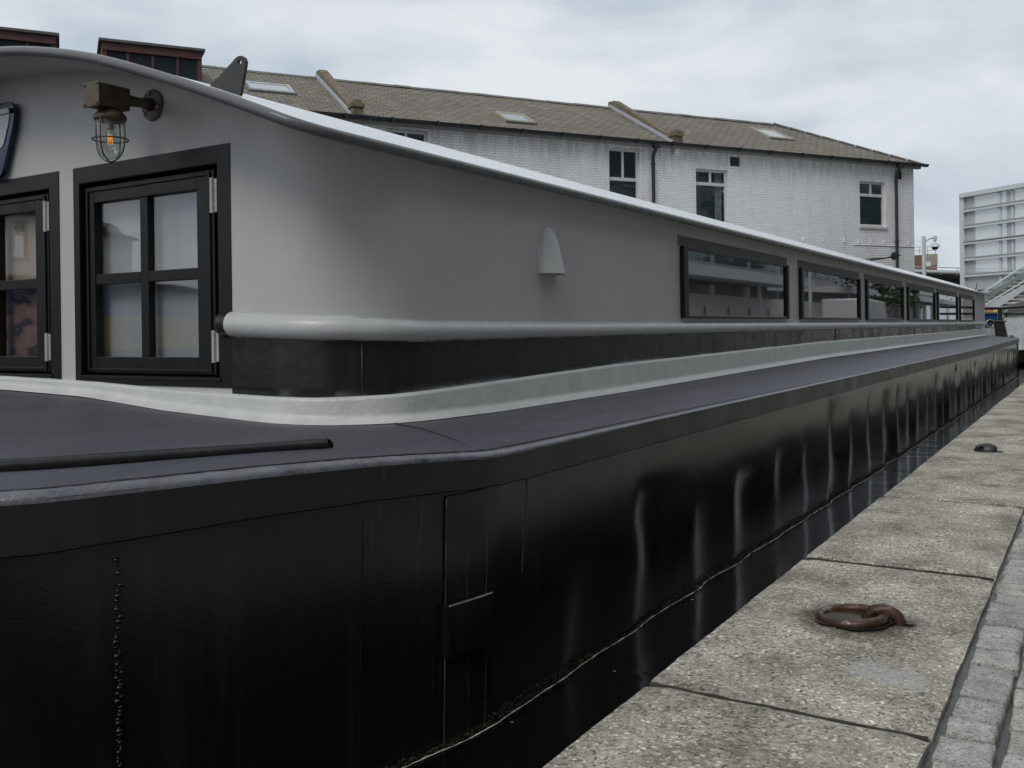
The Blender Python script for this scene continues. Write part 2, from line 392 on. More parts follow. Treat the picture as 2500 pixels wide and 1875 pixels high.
def water_mat():
    m, t, p = base_mat('canal_water')
    v = coords(t)
    sx = N(t, 'ShaderNodeSeparateXYZ'); t.links.new(v, sx.inputs[0])
    p.inputs['Base Color'].default_value = (.0025,.0025,.0022,1); p.inputs['Roughness'].default_value = .03; p.inputs['IOR'].default_value = 1.33
    # calm in the gap beside the hull, rippled in open water past the stern
    amp = ramp(t, math_(t, 'DIVIDE', math_(t, 'SUBTRACT', sx.outputs[1], 21), 4), [(0, .06), (1, 1)])
    w = N(t, 'ShaderNodeTexNoise'); w.inputs['Scale'].default_value = 1; w.inputs['Detail'].default_value = 3
    t.links.new(coords(t, (2.2,5.5,1)), w.inputs['Vector'])
    h = math_(t, 'MULTIPLY', w.outputs['Fac'], amp)
    bump(t, p, h, .11, 1)
    return m
def emis(name, col, s):
    m, t, p = base_mat(name); p.inputs['Base Color'].default_value = col+(1,)
    p.inputs['Emission Color'].default_value = col+(1,); p.inputs['Emission Strength'].default_value = s; return m
def rust_mat(name, dark=(.030,.014,.009), light=(.075,.036,.022), rough=.5):
    m, t, p = base_mat(name)
    n = tex_noise(t, 22, 6, .7)
    c = ramp(t, n, [(.3, dark), (.55, light), (.62, (.17,.165,.17))])
    t.links.new(c, p.inputs['Base Color']); p.inputs['Metallic'].default_value = .35
    t.links.new(ramp(t, n, [(.3, rough), (.7, rough-.18)]), p.inputs['Roughness'])
    bump(t, p, tex_noise(t, 90, 4, .7), .002, .8); return m

GREY = paint_grey(); BLACK = paint_black('black_hull_paint'); BAND = paint_black('black_band_paint', (.014,.013,.013), .10, .42, .45, .006)
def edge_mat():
    m, t, p = base_mat('worn_highlit_edge')
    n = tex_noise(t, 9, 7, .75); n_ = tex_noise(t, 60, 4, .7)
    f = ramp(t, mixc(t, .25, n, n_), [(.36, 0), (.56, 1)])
    t.links.new(mixc(t, f, (.06,.062,.070), (.155,.16,.18)), p.inputs['Base Color'])  # lighter patches, as wear, also paint the rim's sky highlight into the colour
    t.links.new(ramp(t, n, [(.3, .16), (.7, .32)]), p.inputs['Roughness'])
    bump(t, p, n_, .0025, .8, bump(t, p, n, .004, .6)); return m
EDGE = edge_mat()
STRAKE = paint_black('strake_paint', (.014,.014,.015), .26, .42, .2)
WINBLK = plain('black_window_paint', (.008,.0075,.007), .36, bmp=.0006, bs=90, spec=.32)
HEADER = plain('dark_grey_header_paint', (.072,.070,.074), .45, bmp=.0005)
DECK = deck_mat(); WELD = white_weld(); CONC = concrete(); GRAN = granite(); WBRICK = brick_white(); SLATE = slate(); RBRICK = brick_red()
SEAM = plain('highlit_seam', (.07,.062,.055), .4, var=.7, vs=25, bmp=.002)  # paler than the hull, painting in light caught along plate edges
ROOFP = plain('roof_paint', (.74,.76,.79), .30, var=.04)
TRIM = plain('roof_edge_paint', (.13,.13,.135), .3, var=.1, bmp=.0005)
GLASSD = dark_glass('boat_window_glass', ior=3.3); BGLASS = dark_glass('building_window_glass', (.02,.026,.03), 1.6, .004); CGLASS = clear_glass('front_window_glass', 1.8, .0006)
CHROME = plain('steel_hinge', (.50,.47,.43), .45, .5, bmp=.0004)
BRONZE = plain('weathered_bronze', (.115,.092,.068), .5, .45, var=.3, vs=14, bmp=.0008)
WHITEF = plain('white_window_frame', (.62,.62,.60), .5, var=.1)
GUTTER = plain('black_gutter', (.03,.032,.036), .4)
MAROON = plain('maroon_timber', (.085,.030,.028), .6, var=.35, vs=5, bmp=.002)
STONE = plain('mossy_coping_brick', (.17,.14,.09), .9, var=.4, vs=8, bmp=.01, bs=25)
LEAD = plain('lead_flashing', (.42,.45,.48), .5, var=.15)
MORTAR = plain('wet_mortar', (.040,.038,.034), .35, var=.4, vs=9, bmp=.004, bs=40)
ASPH = plain('ground_surface', (.17,.165,.155), .85, var=.2, vs=3, bmp=.006)
BLIND = None


# ------------------------------------------------------------------ ground, water, quay
WZ = -.3
tag(MB().add([(-900,-900,-1.6),(900,-900,-1.6),(900,1500,-1.6),(-900,1500,-1.6)], [(0,1,2,3)]).build('ground', ASPH), kind='structure')
tag(MB().add([(-45,-60,WZ),(-.96,-60,WZ),(-.96,52,WZ),(-45,52,WZ)], [(0,1,2,3)]).build('canal_water', water_mat()), kind='structure')
tag(MB().box((-900,52,-1.5),(900,1200,-.02)).build('far_bank', ASPH), kind='structure')
QW = plain('quay_wall_stone', (.05,.046,.038), .6, var=.4, vs=5, bmp=.01, bs=20)
tag(MB().box((-.975,-60,-1.5),(-.32,51.9,-.16)).box((-.32,-60,-1.5),(900,51.9,-.035)).build('quay_ground', QW), kind='structure')
# coping slabs, joints across at measured spacing
q = MB(); y = 2.24-1.52*12; random.seed(3)
yj = []
while y < 51: yj.append(y); y += 1.52 if y < 4 else 1.5
for a, b in zip(yj, yj[1:]):
    dz = random.uniform(-.003, .003); w = random.uniform(-.004, .004)
    # irregular, slightly worn outline
    n = 60; left = []; right = []
    for i in range(n+1):
        yy = a+.012+(b-a-.024)*i/n
        left.append((-.99+w+noise.noise(Vector((0, yy*3, 1)))*.004+noise.noise(Vector((3, yy*23, 1)))*.004, yy)); right.append((-.325+noise.noise(Vector((4, yy*5, 1)))*.005, yy))
    m = 12; rows = []
    for i_, ((lx, ly), (rx, ry)) in enumerate(zip(left, right)):
        row = [Vector((lx, ly, -.2))]+[]
        for j in range(m+1):
            f = j/m; x = lx+(rx-lx)*f; e = min(f, 1-f)*m
            zz = dz+(-.006 if e < .01 else 0)
            row.append(Vector((x, ly+noise.noise(Vector((x*9, a*3 if i_ == 0 else b*3 if i_ == n else 0, 0)))*(.006 if i_ in (0, n) else 0)+noise.noise(Vector((x*40, ly*9, 0)))*(.004 if i_ in (0, n) else 0), zz)))
        row.append(Vector((rx, ry, -.2)))
        rows.append(row)
    for r_, s_ in ((rows[0], 1), (rows[-1], -1)):
        e = [Vector((p.x, p.y-.001*s_, -.2)) for p in r_]
        for k in range(1, len(r_)-1): r_[k].z -= .006
        q.grid([e, r_] if s_ == 1 else [r_, e])
    q.grid(rows)
tag(q.build('quay_coping', CONC, auto=50), kind='structure')
SOIL = plain('joint_soil', (.030,.027,.018), .9, var=.6, vs=30, bmp=.004, bs=80)
jm = MB()
for yv in yj[1:]:
    rows = []
    for k in range(41):
        x = -.985+.655*k/40; w_ = .008+.008*noise.noise(Vector((x*14, yv*3, 0))); zc = -.0035+.004*noise.noise(Vector((x*20, yv, 4)))
        rows.append([Vector((x, yv-w_, -.012)), Vector((x, yv-w_*.4, zc)), Vector((x, yv+w_*.5, zc)), Vector((x, yv+w_, -.012))])
    jm.grid(rows)
tag(jm.build('coping_joint_soil', SOIL, smooth=True), kind='structure')
# mortar gutter and joints
g = MB(); rows = []
for i in range(500):
    yy = -4+i*.06
    rows.append([Vector((-.345+(1.4*k/28), yy, -.020+noise.noise(Vector((k*.9, yy*7, 2)))*.006)) for k in range(29)])
g.grid(rows); tag(g.build('wet_mortar_bed', MORTAR, smooth=True), kind='structure')
st = MB(); random.seed(11)
def sett(x0, x1, y0, y1):
    n = 5; rows = []; sd = random.uniform(0, 99); tz = random.uniform(-.004, .004); tx = random.uniform(-.03, .03)
    cxm, cym = (x0+x1)/2, (y0+y1)/2; hx, hy = (x1-x0)/2, (y1-y0)/2
    ring = []
    nseg = 36
    def rr(f, z, kx):
        row = []
        for k in range(nseg):
            a = 2*math.pi*k/nseg; c_, s_ = math.cos(a), math.sin(a); e = .22
            X = math.copysign(abs(c_)**e, c_); Y = math.copysign(abs(s_)**e, s_)
            w = 1+.13*noise.noise(Vector((c_*1.6+sd, s_*1.6, sd)))+.08*noise.noise(Vector((c_*6+sd, s_*6, sd)))
            row.append(Vector((cxm+X*hx*f*w, cym+Y*hy*f*w, z+tz+tx*X*hx+kx*noise.noise(Vector((X*1.3*f+sd, Y*1.3*f, 3))))))
        return row
    st.grid([rr(1.0, -.06, 0), rr(1.0, -.010, .002), rr(.985, -.002, .003), rr(.93, .003, .005), rr(.6, .004, .007), rr(.3, .004, .008), rr(.0, .004, .008)], close=True)
x = -.305; col = 0
while x < 1.0:
    y = -2+random.uniform(0, .1); wd = random.uniform(.112, .122)
    while y < 24:
        L = random.uniform(.115, .15); jx = random.uniform(-.006, .006)-(.006 if col == 0 and y > 4 else 0)
        sett(x+jx, x+wd-.010+random.uniform(-.004, .004), y, y+L-.015); y += L
    x += wd+.004; col += 1
tag(st.build('cobbled_paving', GRAN, smooth=True), kind='structure')
tag(MB().add([(1.0,-60,-.03),(300,-60,-.03),(300,51.8,-.03),(1.0,51.8,-.03)], [(0,1,2,3)]).build('quay_pavement', ASPH), kind='structure')
tag(MB().add([(-.34,26,-.02),(1.0,26,-.02),(1.0,51.8,-.02),(-.34,51.8,-.02)], [(0,1,2,3)]).build('quay_walkway', GRAN), kind='structure')

# ------------------------------------------------------------------ the black and grey houseboat
CX = -4.575
def mir(p): return Vector((2*CX-p[0], p[1], p[2]))
boat = thing('houseboat', 'long black houseboat with grey cabin and curved roof, moored along the stone quay', 'houseboat', (CX, 12, WZ))
ROOFP_X = [2.22, 2.29, 2.485, 2.91, 3.40, 3.96, 4.575]; ROOFP_Z = [1.592, 1.620, 1.700, 1.860, 2.018, 2.130, 2.175]
_rc = smooth_curve([(a, b, 0) for a, b in zip(ROOFP_X, ROOFP_Z)], 8)
def roofz(x):
    x = -x if x >= CX else -(2*CX-x)
    return lin(x, [p.x for p in _rc], [p.y for p in _rc])
# hull outline at the gunwale, starboard half from the stem to the stern
G = smooth_curve([(-4.575,-.02,.60),(-3.7,.12,.59),(-2.9,.48,.58),(-2.35,.82,.568),(-1.99,1.13,.563),(-1.845,1.38,.566),(-1.74,1.66,.566),(-1.655,1.98,.556),(-1.60,2.22,.542),(-1.572,2.40,.530),(-1.57,2.56,.527),(-1.57,2.9,.526)], 9)
YS = []
yy = 2.9
while yy < 24.3: yy += .045 if yy < 14 else .06; YS.append(yy)
for yy in YS: G.append(Vector((-1.57, yy, lin(yy, [2.9, 17, 25], [.526, .522, .565]))))
for k in range(1, 9):
    a = k/8*math.pi/2; G.append(Vector((-1.57-.75*(1-math.cos(a)), YS[-1]+.9*math.sin(a), .565)))
G.append(Vector((CX, YS[-1]+.98, .565)))
FR = [2.90,3.51,4.13,4.69,5.40]; 
random.seed(5)
while FR[-1] < 24: FR.append(FR[-1]+random.uniform(.5, .66))
AMP = [random.uniform(.6, 1.2) for _ in FR]; WID = [random.choice((.04, .08, .13, .18, .25))*random.uniform(.8, 1.2) for _ in FR]; TOPZ = [random.uniform(.16, .46) for _ in FR]; SLN = [random.uniform(-.16, .16) for _ in FR]
def dent(y, z):
    if y < 2.7 or y > 24.2: return 0
    wob = noise.noise(Vector((y*.8, z*3.2, 5)))*.07+noise.noise(Vector((y*3, z*9, 1)))*.022+noise.noise(Vector((y*3, z*24, 1)))*.006
    yy = y+wob; tot = 0
    for k, f in enumerate(FR):
        if f <= yy:
            nx = FR[k+1] if k+1 < len(FR) else f+.6
            if yy < nx:
                dl = max(0, yy-f+SLN[k]*z*.4); A = .36*WID[k]*AMP[k]*max(0, .62+1.1*noise.noise(Vector((k*3.7, z*2.5, 2))))
                tot = A*(1-math.exp(-dl/WID[k]))*max(0, 1-dl/(nx-f))**1.3*max(0, min(1, (TOPZ[k]-z)/.12))
                break
    fade = 1
    return -tot*fade*min(1, (y-2.7)/.6+.25)+noise.noise(Vector((y*2.1, z*2.3, 7)))*.0015
def normals2(P):
    ns = []
    for i in range(len(P)):
        t = (P[min(i+1, len(P)-1)]-P[max(i-1, 0)]); t.z = 0; t.normalize(); ns.append(Vector((t.y, -t.x, 0)))
    return ns
GN = normals2(G)
bandh = [lin(p.y, [1.13, 1.58, 2.4], [.132, .116, .102]) for p in G]
NR = 26
h = MB(); rows = []
for p, n, bh in zip(G, GN, bandh):
    row = []
    for j in range(NR+1):
        z = (p.z-.01)+(-.75-(p.z-.01))*(j/NR)
        ins = .045*max(0, min(1, (.5-z)/.8)) if p.y < 4 else .045*max(0, min(1, (.5-z)/.8))*max(0, 1-(p.y-4)/4)
        row.append(Vector((p.x, p.y, z))+n*(dent(p.y, z)-ins*.6))
    rows.append(row)
h.grid(rows); h.grid([[mir(v) for v in r] for r in rows], flip=True)
hull = h.build('hull', BLACK, boat, smooth=True, fixn=False)
# the flat strake under the gunwale
b = MB(); rows = []
for i, (p, n, bh) in enumerate(zip(G, GN, bandh)):
    w = noise.noise(Vector((p.x*3+p.y*3, 0, 4)))*.002
    w2 = noise.noise(Vector((p.x*9+p.y*9, 3, 4)))*.003
    prof = [(.002, -.004), (.0125, -.010), (.012+w, -bh*.5), (.012, -bh+.004+w2*.7), (.008, -bh+w2), (-.02, -bh+w2)]
    rows.append([Vector((p.x, p.y, p.z))+n*o+Vector((0,0,dz)) for o, dz in prof])
b.grid(rows); b.grid([[mir(v) for v in r] for r in rows], flip=True)
b.build('gunwale_strake', STRAKE, hull, auto=18, fixn=False)
b = MB(); rows = []
for i, (p, n, bh) in enumerate(zip(G, GN, bandh)):
    s1 = p.x*7+p.y*7; w = noise.noise(Vector((s1, 0, 4)))*.0025; w2 = noise.noise(Vector((s1*3.1, 3, 4)))*.0015; wide = .030 if p.y < 2.6 else max(.016, .030-(p.y-2.6)*.01)
    prof = [(-wide-.006+w, -.002), (-wide+w, .0045+w2), (-wide*.4, .0065+w2+w*.5), (-.004+w, .0050+w2), (.0075+w, -.0035+w2), (.0130+w*.7, -.0125+w2), (.0128, -.020)]
    k_ = lin(p.y, [1.2, 2.2, 3.5], [1, .8, .42]); prof = [(.012+(o-.012)*k_, dz*k_+.001) for o, dz in prof]
    rows.append([Vector((p.x, p.y, p.z))+n*o+Vector((0,0,dz)) for o, dz in prof])
b.grid(rows); b.grid([[mir(v) for v in r] for r in rows], flip=True)
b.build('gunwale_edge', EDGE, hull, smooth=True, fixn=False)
# weld line on the deck edge
b = MB(); pts = []; rs = []
for i, (p, n) in enumerate(zip(G, GN)):
    if .9 < p.y < 24.4:
        pts.append(p-n*(.036+.003*noise.noise(Vector((p.y*14, 1, 1))))+Vector((0,0,.004))); rs.append(.004+.0022*noise.noise(Vector((p.y*30, 4, 4))))
b.tube(pts, rs, 6)
b.build('deck_edge_weld', BLACK, hull, smooth=True)
def hpt(y, z, off=0):
    for i in range(len(G)-1):
        if G[i].y <= y <= G[i+1].y:
            f = (y-G[i].y)/(G[i+1].y-G[i].y); p = G[i].lerp(G[i+1], f); n = GN[i].lerp(GN[i+1], f).normalized()
            ins = .045*max(0, min(1, (.5-z)/.8))*(1 if y < 4 else max(0, 1-(y-4)/4))
            v = Vector((p.x, p.y, z))+n*(dent(y, z)-ins*.6+off); return v
    return Vector((-1.57+off, y, z))
# vertical doubler strip and block on the bow quarter
def plate(y0, y1, z0, z1, th, ny=6, nz=10, jag=0):
    m = MB(); rows = []
    for i in range(nz+1):
        z = z0+(z1-z0)*i/nz; e = noise.noise(Vector((z*20, 1, 2)))*jag
        ys = [y0+e]+[y0+(y1-y0)*k/ny for k in range(ny+1)]+[y1+e]
        rows.append([hpt(y, z, -.01 if k in (0, ny+2) else th) for k, y in enumerate(ys)])
    top = [hpt(y0+(y1-y0)*min(max(k-1, 0), ny)/ny, z1, -.01) for k in range(ny+3)]
    bot = [hpt(y0+(y1-y0)*min(max(k-1, 0), ny)/ny, z0, -.01) for k in range(ny+3)]
    m.grid([bot]+rows+[top]); return m
m = plate(2.215, 2.385, -.62, .425, .007, jag=.004)
m.build('doubler_strip', BLACK, hull, auto=40, bevel=.001)
m = plate(2.208, 2.392, -.036, .112, .030); rb_ = m.build('rubbing_block', BLACK, hull, auto=40, bevel=.002)
MB().tube([hpt(2.21+.18*k/12, .112, .026+.003*noise.noise(Vector((k, 1, 1)))) for k in range(13)], .0042, 6).build('edge_highlight', EDGE, rb_, smooth=True)  # pale tube paints a highlight along the block's top edge
b = MB(); random.seed(8)
z = .40
while z > -.66:      # beaded vertical weld at the bow
    c = hpt(1.335+random.uniform(-.004,.004), z, .0); r = random.choice((.0025, .004, .006, .008))
    b.lathe([(0, -r*.8), (r*.8, -r*.4), (r, 0), (r*.8, r*.4), (0, r*.8)], c+Vector((0, random.uniform(-.003, .003), 0)), 8); z -= r*random.uniform(1.2, 1.6)
b.build('vertical_weld_bead', BLACK, hull, smooth=True)
b = MB()
for yv, z0, z1 in ((1.93, -.6, .42), (2.62, .30, .43), (2.60, .12, .27)):
    pts = [hpt(yv+noise.noise(Vector((z0+k*.1, 3, 3)))*.006, z0+(z1-z0)*k/24, .0005) for k in range(25)]
    MB().tube(pts, [.0022+.001*noise.noise(Vector((k, 2, 1))) for k in range(25)], 6).build('plate_seam', BLACK if yv < 2 else SEAM, hull, smooth=True)
MB().tube([hpt(24.05, .45, .006), hpt(24.05, -.4, .006)], .012, 8).build('plate_seam', BLACK, hull, smooth=True)
for yv in (2.214, 2.387): MB().tube([hpt(yv+noise.noise(Vector((k*.3, yv, 3)))*.003, -.62+1.04*k/40, .006) for k in range(41)], [.0018+.0012*noise.noise(Vector((k, yv, 1))) for k in range(41)], 6).build('plate_seam', SEAM, hull, smooth=True)  # thin pale lines put in as highlights on the strip's edges
# waterline: green weed with a pale scum line lying against it
ALG = plain('algae', (.020,.030,.008), .8, var=.6, vs=30, bmp=.006, bs=120)
a = MB(); random.seed(21)
for i in range(12000):
    y = 1.3+(random.random()**1.7)*22
    p = hpt(y, WZ, 0); p.x += .004+abs(random.gauss(0, .008)); s = random.uniform(.004, .009)
    p.z = WZ+random.random()**2*.034*max(.15, .6+noise.noise(Vector((y*1.3, 0, 0)))*1.3)
    d = Vector((random.uniform(-1,1), random.uniform(-1,1), random.uniform(-.2,1))).normalized()*s; e = Vector((random.uniform(-1,1), random.uniform(-1,1), random.uniform(-1,1))).normalized()*s*.6
    a.add([p-e, p+e, p+d], [(0,1,2)])
tag(a.build('waterline_weed', ALG, hull, fixn=False), kind='stuff')
SC = plain('scum_line', (.48,.52,.48), .6, var=.5, vs=60)
a = MB(); pts = []
y = .9
while y < 24.2:
    p = hpt(y, WZ, 0); pts.append(Vector((p.x+.020+noise.noise(Vector((y*9, 1, 0)))*.005+noise.noise(Vector((y*2, 5, 0)))*.006+noise.noise(Vector((y*40, 5, 0)))*.003, y, WZ+.003))); y += .012
a.tube(pts, [.0017+max(-.0013, .0026*noise.noise(Vector((i*.23, 0, 9)))) for i in range(len(pts))], 5)
tag(a.build('scum_line', SC, hull, smooth=True), kind='stuff')

# --- deck and coaming follow the cabin outline
ARC = [(-2.7+.4*math.sin(k/14*math.pi/2), 3.02-.4*math.cos(k/14*math.pi/2)) for k in range(15)]
PATH = [(CX+(-2.7-CX)*k/30, 2.62) for k in range(30)]+ARC+[(-2.3, 3.02+(24.9-3.02)*(k/90)**1.25) for k in range(1, 91)]
PATH = [Vector((a, b, 0)) for a, b in PATH]
PN = normals2(PATH)
for i in range(28): PN[i] = Vector((0,-1,0))
def dz_in(p):
    if p.y < 2.7: return lin(-p.x, [2.5, 2.78, 3.25, 3.8, 4.43], [.553, .564, .586, .630, .648])
    return lin(p.y, [2.7, 3.5, 4.8, 9.3, 24.9], [.552, .541, .546, .588, .628])
def ct_in(p):
    if p.y < 2.7: return lin(-p.x, [2.5, 2.78, 3.25, 3.8, 4.43], [.652, .657, .670, .694, .708])
    return lin(p.y, [2.7, 2.9, 4.8, 9.3, 24.9], [.652, .657, .701, .746, .781])
inner = [Vector((p.x, p.y, dz_in(p)))+n*.02 for p, n in zip(PATH, PN)]
# knots pair the outer edge with the cabin outline
def cut(P, f0, f1): return P[f0:f1+1]
gi = min(range(len(G)), key=lambda i: (G[i]-Vector((-1.575,2.4,.53))).length); ii = 30+10
ge = min(range(len(G)), key=lambda i: abs(G[i].y-24.3) if G[i].x > -1.6 else 9)
O = resample(G[:gi+1], 40)+resample(G[gi:ge+1], 160)[1:]; I = resample(inner[:ii+1], 40)+resample(inner[ii:], 160)[1:]
d = MB(); rows = []
for a_, b_ in zip(O, I):
    rows.append([a_.lerp(b_, k/10)+Vector((0,0,.012*math.sin(math.pi*k/10))) for k in range(11)])
d.grid(rows); d.grid([[mir(v) for v in r] for r in rows], flip=True)
# stern deck
sp = [v.copy() for v in G[ge:]]; d2 = []
rows = [[v, Vector((max(v.x, CX) if False else min(v.x, -2.28), min(24.86, v.y), .628)), Vector((CX, 24.86, .64))] for v in sp]
d.grid(rows); d.grid([[mir(v) for v in r] for r in rows], flip=True)
deck = d.build('deck', DECK, boat, smooth=True)
tb = MB(); pts = smooth_curve([(-3.0,.78,.575),(-2.62,1.02,.575),(-2.29,1.31,.572),(-2.09,1.64,.570),(-1.925,2.0,.566),(-1.90,2.05,.565)], 10)
pts = [p+Vector((0,0,.010)) for p in pts]; tb.tube(pts, [.020]*(len(pts)-3)+[.018, .014, .006], 12); tb.build('toe_rail', BAND, deck, smooth=True)
MB().tube([Vector((-2.25,2.80,.556)), Vector((-2.05,2.69,.560)), Vector((-1.85,2.57,.552)), Vector((-1.62,2.43,.535))], .0035, 6).build('deck_seam', DECK, deck, smooth=True)
c = MB(); rows = []
for i, (p, n) in enumerate(zip(PATH, PN)):
    D, T = dz_in(p), ct_in(p); s_ = p.x*-4+p.y*4
    j = noise.noise(Vector((s_*3, 0, 0)))*.003; k = noise.noise(Vector((s_*7, 2, 0)))*.002
    prof = [(.0, T+.002), (.012, T+.004+k), (.026, T-.002+k), (.029+k, T-.012), (.028, D+.042), (.032, D+.028+j), (.044+j, D+.018), (.050+k, D+.016+j), (.058+j, D+.010), (.066+j, D+.004)]
    rows.append([Vector((p.x, p.y, 0))+n*o+Vector((0,0,z)) for o, z in prof])
c.grid(rows); c.grid([[mir(v) for v in r] for r in rows], flip=True)
c.build('coaming', WELD, boat, smooth=True)

# --- cabin walls with the front window openings
OPEN = [(-3.90, -2.995), (-5.03, -4.125), (-6.155, -5.25)]; OZ = (.722, 1.587)
xs = sorted(set([round(-2.7-(2*(-2.7-CX))*k/60, 5) for k in range(61)]+[e for o in OPEN for e in o]), reverse=True)
cols = [Vector((x, 2.62, 0)) for x in xs]
starb = [Vector((p.x, p.y, 0)) for p in PATH[31:]]
full = [mir(p) for p in reversed(starb)]; full = [Vector((p.x, p.y, 0)) for p in full]
full = full + list(reversed(cols)) + starb
w = MB()
def colz(p):
    top = roofz(p.x)-.008
    return [.45, OZ[0], 1.15, OZ[1], OZ[1]+(top-OZ[1])*.5 if top > OZ[1] else (OZ[1]+top)/2, top]
vid = len(w.v)
for p in full: w.v += [Vector((p.x, p.y, z)) for z in colz(p)]
for i in range(len(full)-1):
    a_, b_ = full[i], full[i+1]; mx_ = (a_.x+b_.x)/2
    for j in range(5):
        if j in (1, 2) and abs(a_.y-2.62) < 1e-4 and abs(b_.y-2.62) < 1e-4 and any(o[0] < mx_ < o[1] for o in OPEN): continue
        w.f.append([i*6+j, (i+1)*6+j, (i+1)*6+j+1, i*6+j+1])
w.add([(-2.3,24.9,.45),(2*CX+2.3,24.9,.45),(2*CX+2.3,24.9,1.58),(CX,24.9,2.15),(-2.3,24.9,1.58)], [(0,1,2,3,4)])
cabin = w.build('cabin_wall', GREY, boat, auto=45)
# black base band and its weld seams
def along(y0x, fn):
    pass
bp = [(Vector((x, 2.62, 0)), Vector((0,-1,0))) for x in (-2.925, -2.85, -2.78, -2.74)]+[(p, n) for p, n in zip(PATH[30:], PN[30:])]
c = MB(); rows = []
for p, n in bp:
    T = ct_in(p)-.01
    rows.append([Vector((p.x, p.y, T))+n*.004]+[Vector((p.x, p.y, T+(.895-T)*k/5))+n*(.004+.0012*noise.noise(Vector((p.x*4+p.y*2.2, k*.7, 3)))) for k in range(6)])
c.grid(rows); c.grid([[mir(v) for v in r] for r in rows], flip=True)
band = c.build('base_band', BAND, cabin, smooth=True)
c = MB()
for k, Y in enumerate((2.78, 9.95, 14.9, 20.2)):
    i = min(range(31, len(PATH)), key=lambda q_: abs(PATH[q_].y-Y)+abs(PATH[q_].x+2.33)*0); p, n = PATH[i], PN[i]
    zt = ct_in(p)
    MB().tube([Vector((p.x, p.y, zt+.002))+n*.006, Vector((p.x, p.y, .87))+n*.006], .0028 if k == 0 else .004, 6).build('seam', SEAM if k == 0 else BAND, band, smooth=True)
# half-round rail
rp = [Vector((x, 2.62, 0)) for x in (-2.965, -2.93, -2.90, -2.85, -2.8, -2.75)]; rn = [Vector((0,-1,0))]*6
rp += [p.copy() for p in PATH[30:]]; rn += PN[30:]
def rustc():
    m, t, p = base_mat('rusty_caulk')
    c = ramp(t, tex_noise(t, 6, 5, .7), [(.42, (.40,.40,.38)), (.5, (.16,.09,.04)), (.62, (.05,.03,.02))])
    t.links.new(c, p.inputs['Base Color']); bump(t, p, tex_noise(t, 60, 4, .7), .003); return m
RUSTC = rustc()
RAILP = plain('rail_paint', (.52,.53,.52), .32, var=.06, bmp=.0012, bs=70)
def rz(p): return (lin(-p.x, [2.5, 2.95], [.917, .940]) if p.y < 2.75 else lin(p.y, [2.75, 3.0, 4.3, 24.9], [.912, .902, .899, .905]))
def rr_(p): return (lin(-p.x, [2.6, 2.95], [.046, .050]) if p.y < 2.75 else lin(p.y, [2.75, 3.0, 4.3], [.044, .040, .036]))
def railmesh(P, Nn, extra=0):
    m = MB(); rows = []
    for i, (p, n) in enumerate(zip(P, Nn)):
        r = rr_(p)+extra; z = rz(p); row = []
        for k in range(13):
            a = -math.pi/2+math.pi*k/12
            row.append(Vector((p.x, p.y, z+r*math.sin(a)))+n*(.002+r*1.0*math.cos(a)+.0012*noise.noise(Vector((p.y*5+p.x*5, k*.5, 0)))))
        rows.append(row)
    return m, rows
m, rows = railmesh(rp[1:], rn[1:])
m.grid(rows); m.grid([[mir(v) for v in r] for r in rows], flip=True)
m.f.append([len(rows)*13-13+k for k in range(13)])
rail = m.build('half_round_rail', RAILP, cabin, smooth=True)
m, rows = railmesh([Vector((-2.988,2.62,0)), Vector((-2.980,2.62,0)), Vector((-2.965,2.62,0)), Vector((-2.94,2.62,0)), Vector((-2.918,2.62,0))], [Vector((0,-1,0))]*5, .002)
for k, sc in ((0, .55), (1, .85)):
    cc = Vector((rows[k][0].x, 2.62, rz(rp[0])))
    rows[k] = [cc+(v-cc)*sc for v in rows[k]]
    for v in rows[k]: v.x = rows[k][0].x
m.grid(rows); m.f.append(list(range(13)))
m.build('end_cap', BAND, rail, smooth=True)
for zs in (1, -1):
    wl = MB()   # rough caulk along the rail
    pts = []; rs = []
    for p, n in list(zip(rp, rn))[2:]:
        pts.append(p+n*.004+Vector((0,0,rz(p)+zs*(rr_(p)+.001)))); rs.append(.003+.002*noise.noise(Vector((p.y*11+p.x*9, zs, 0))))
    pts = resample(pts, 500); wl.tube(pts, [.0028+.0018*noise.noise(Vector((i*.8, zs, 0))) for i in range(500)], 5); wl.build('caulk', RAILP if zs == 1 else RUSTC, rail, smooth=True)


# --- roof with its rounded trim
rf = MB(); rows = []; rr0 = .14
Yr = [2.3+rr0*(1-math.cos(k/8*math.pi/2)) for k in range(9)]+[2.3+rr0+(25.1-2.3-rr0)*(k/40) for k in range(1, 41)]
edge = []
for Y in Yr:
    t_ = max(0, (2.3+rr0-Y)/rr0); xe = 2.22+rr0*(1-math.sqrt(max(0, 1-t_*t_)))
    hw = 4.575-xe
    xr = [CX+hw*math.sin(math.pi/2*k/24) for k in range(25)]
    half = [Vector((x, Y, roofz(x))) for x in xr]
    row = [mir(v) for v in reversed(half[1:])]+half
    rows.append(row); edge.append(half[-1].copy())
rf.grid(rows)
under = [[v-Vector((0,0,.03)) for v in r] for r in rows]; rf.grid(under, flip=True)
roof = rf.build('roof', ROOFP, boat, smooth=True, fixn=False)
# underside sheet in the wall colour, 3 mm below
sf = MB(); sf.grid([[v-Vector((0,0,.0335)) for v in r] for r in rows], flip=True); sf.build('soffit', GREY, roof, smooth=True, fixn=False)
tr = MB(); frontrow = rows[0]
loop = [mir(v) for v in reversed(edge)]+frontrow[1:-1]+edge
sw = [v-Vector((0,0,.016)) for v in loop]
tr.tube(resample(sw, 700), .0205, 12); tr.build('edge_trim', TRIM, roof, smooth=True)
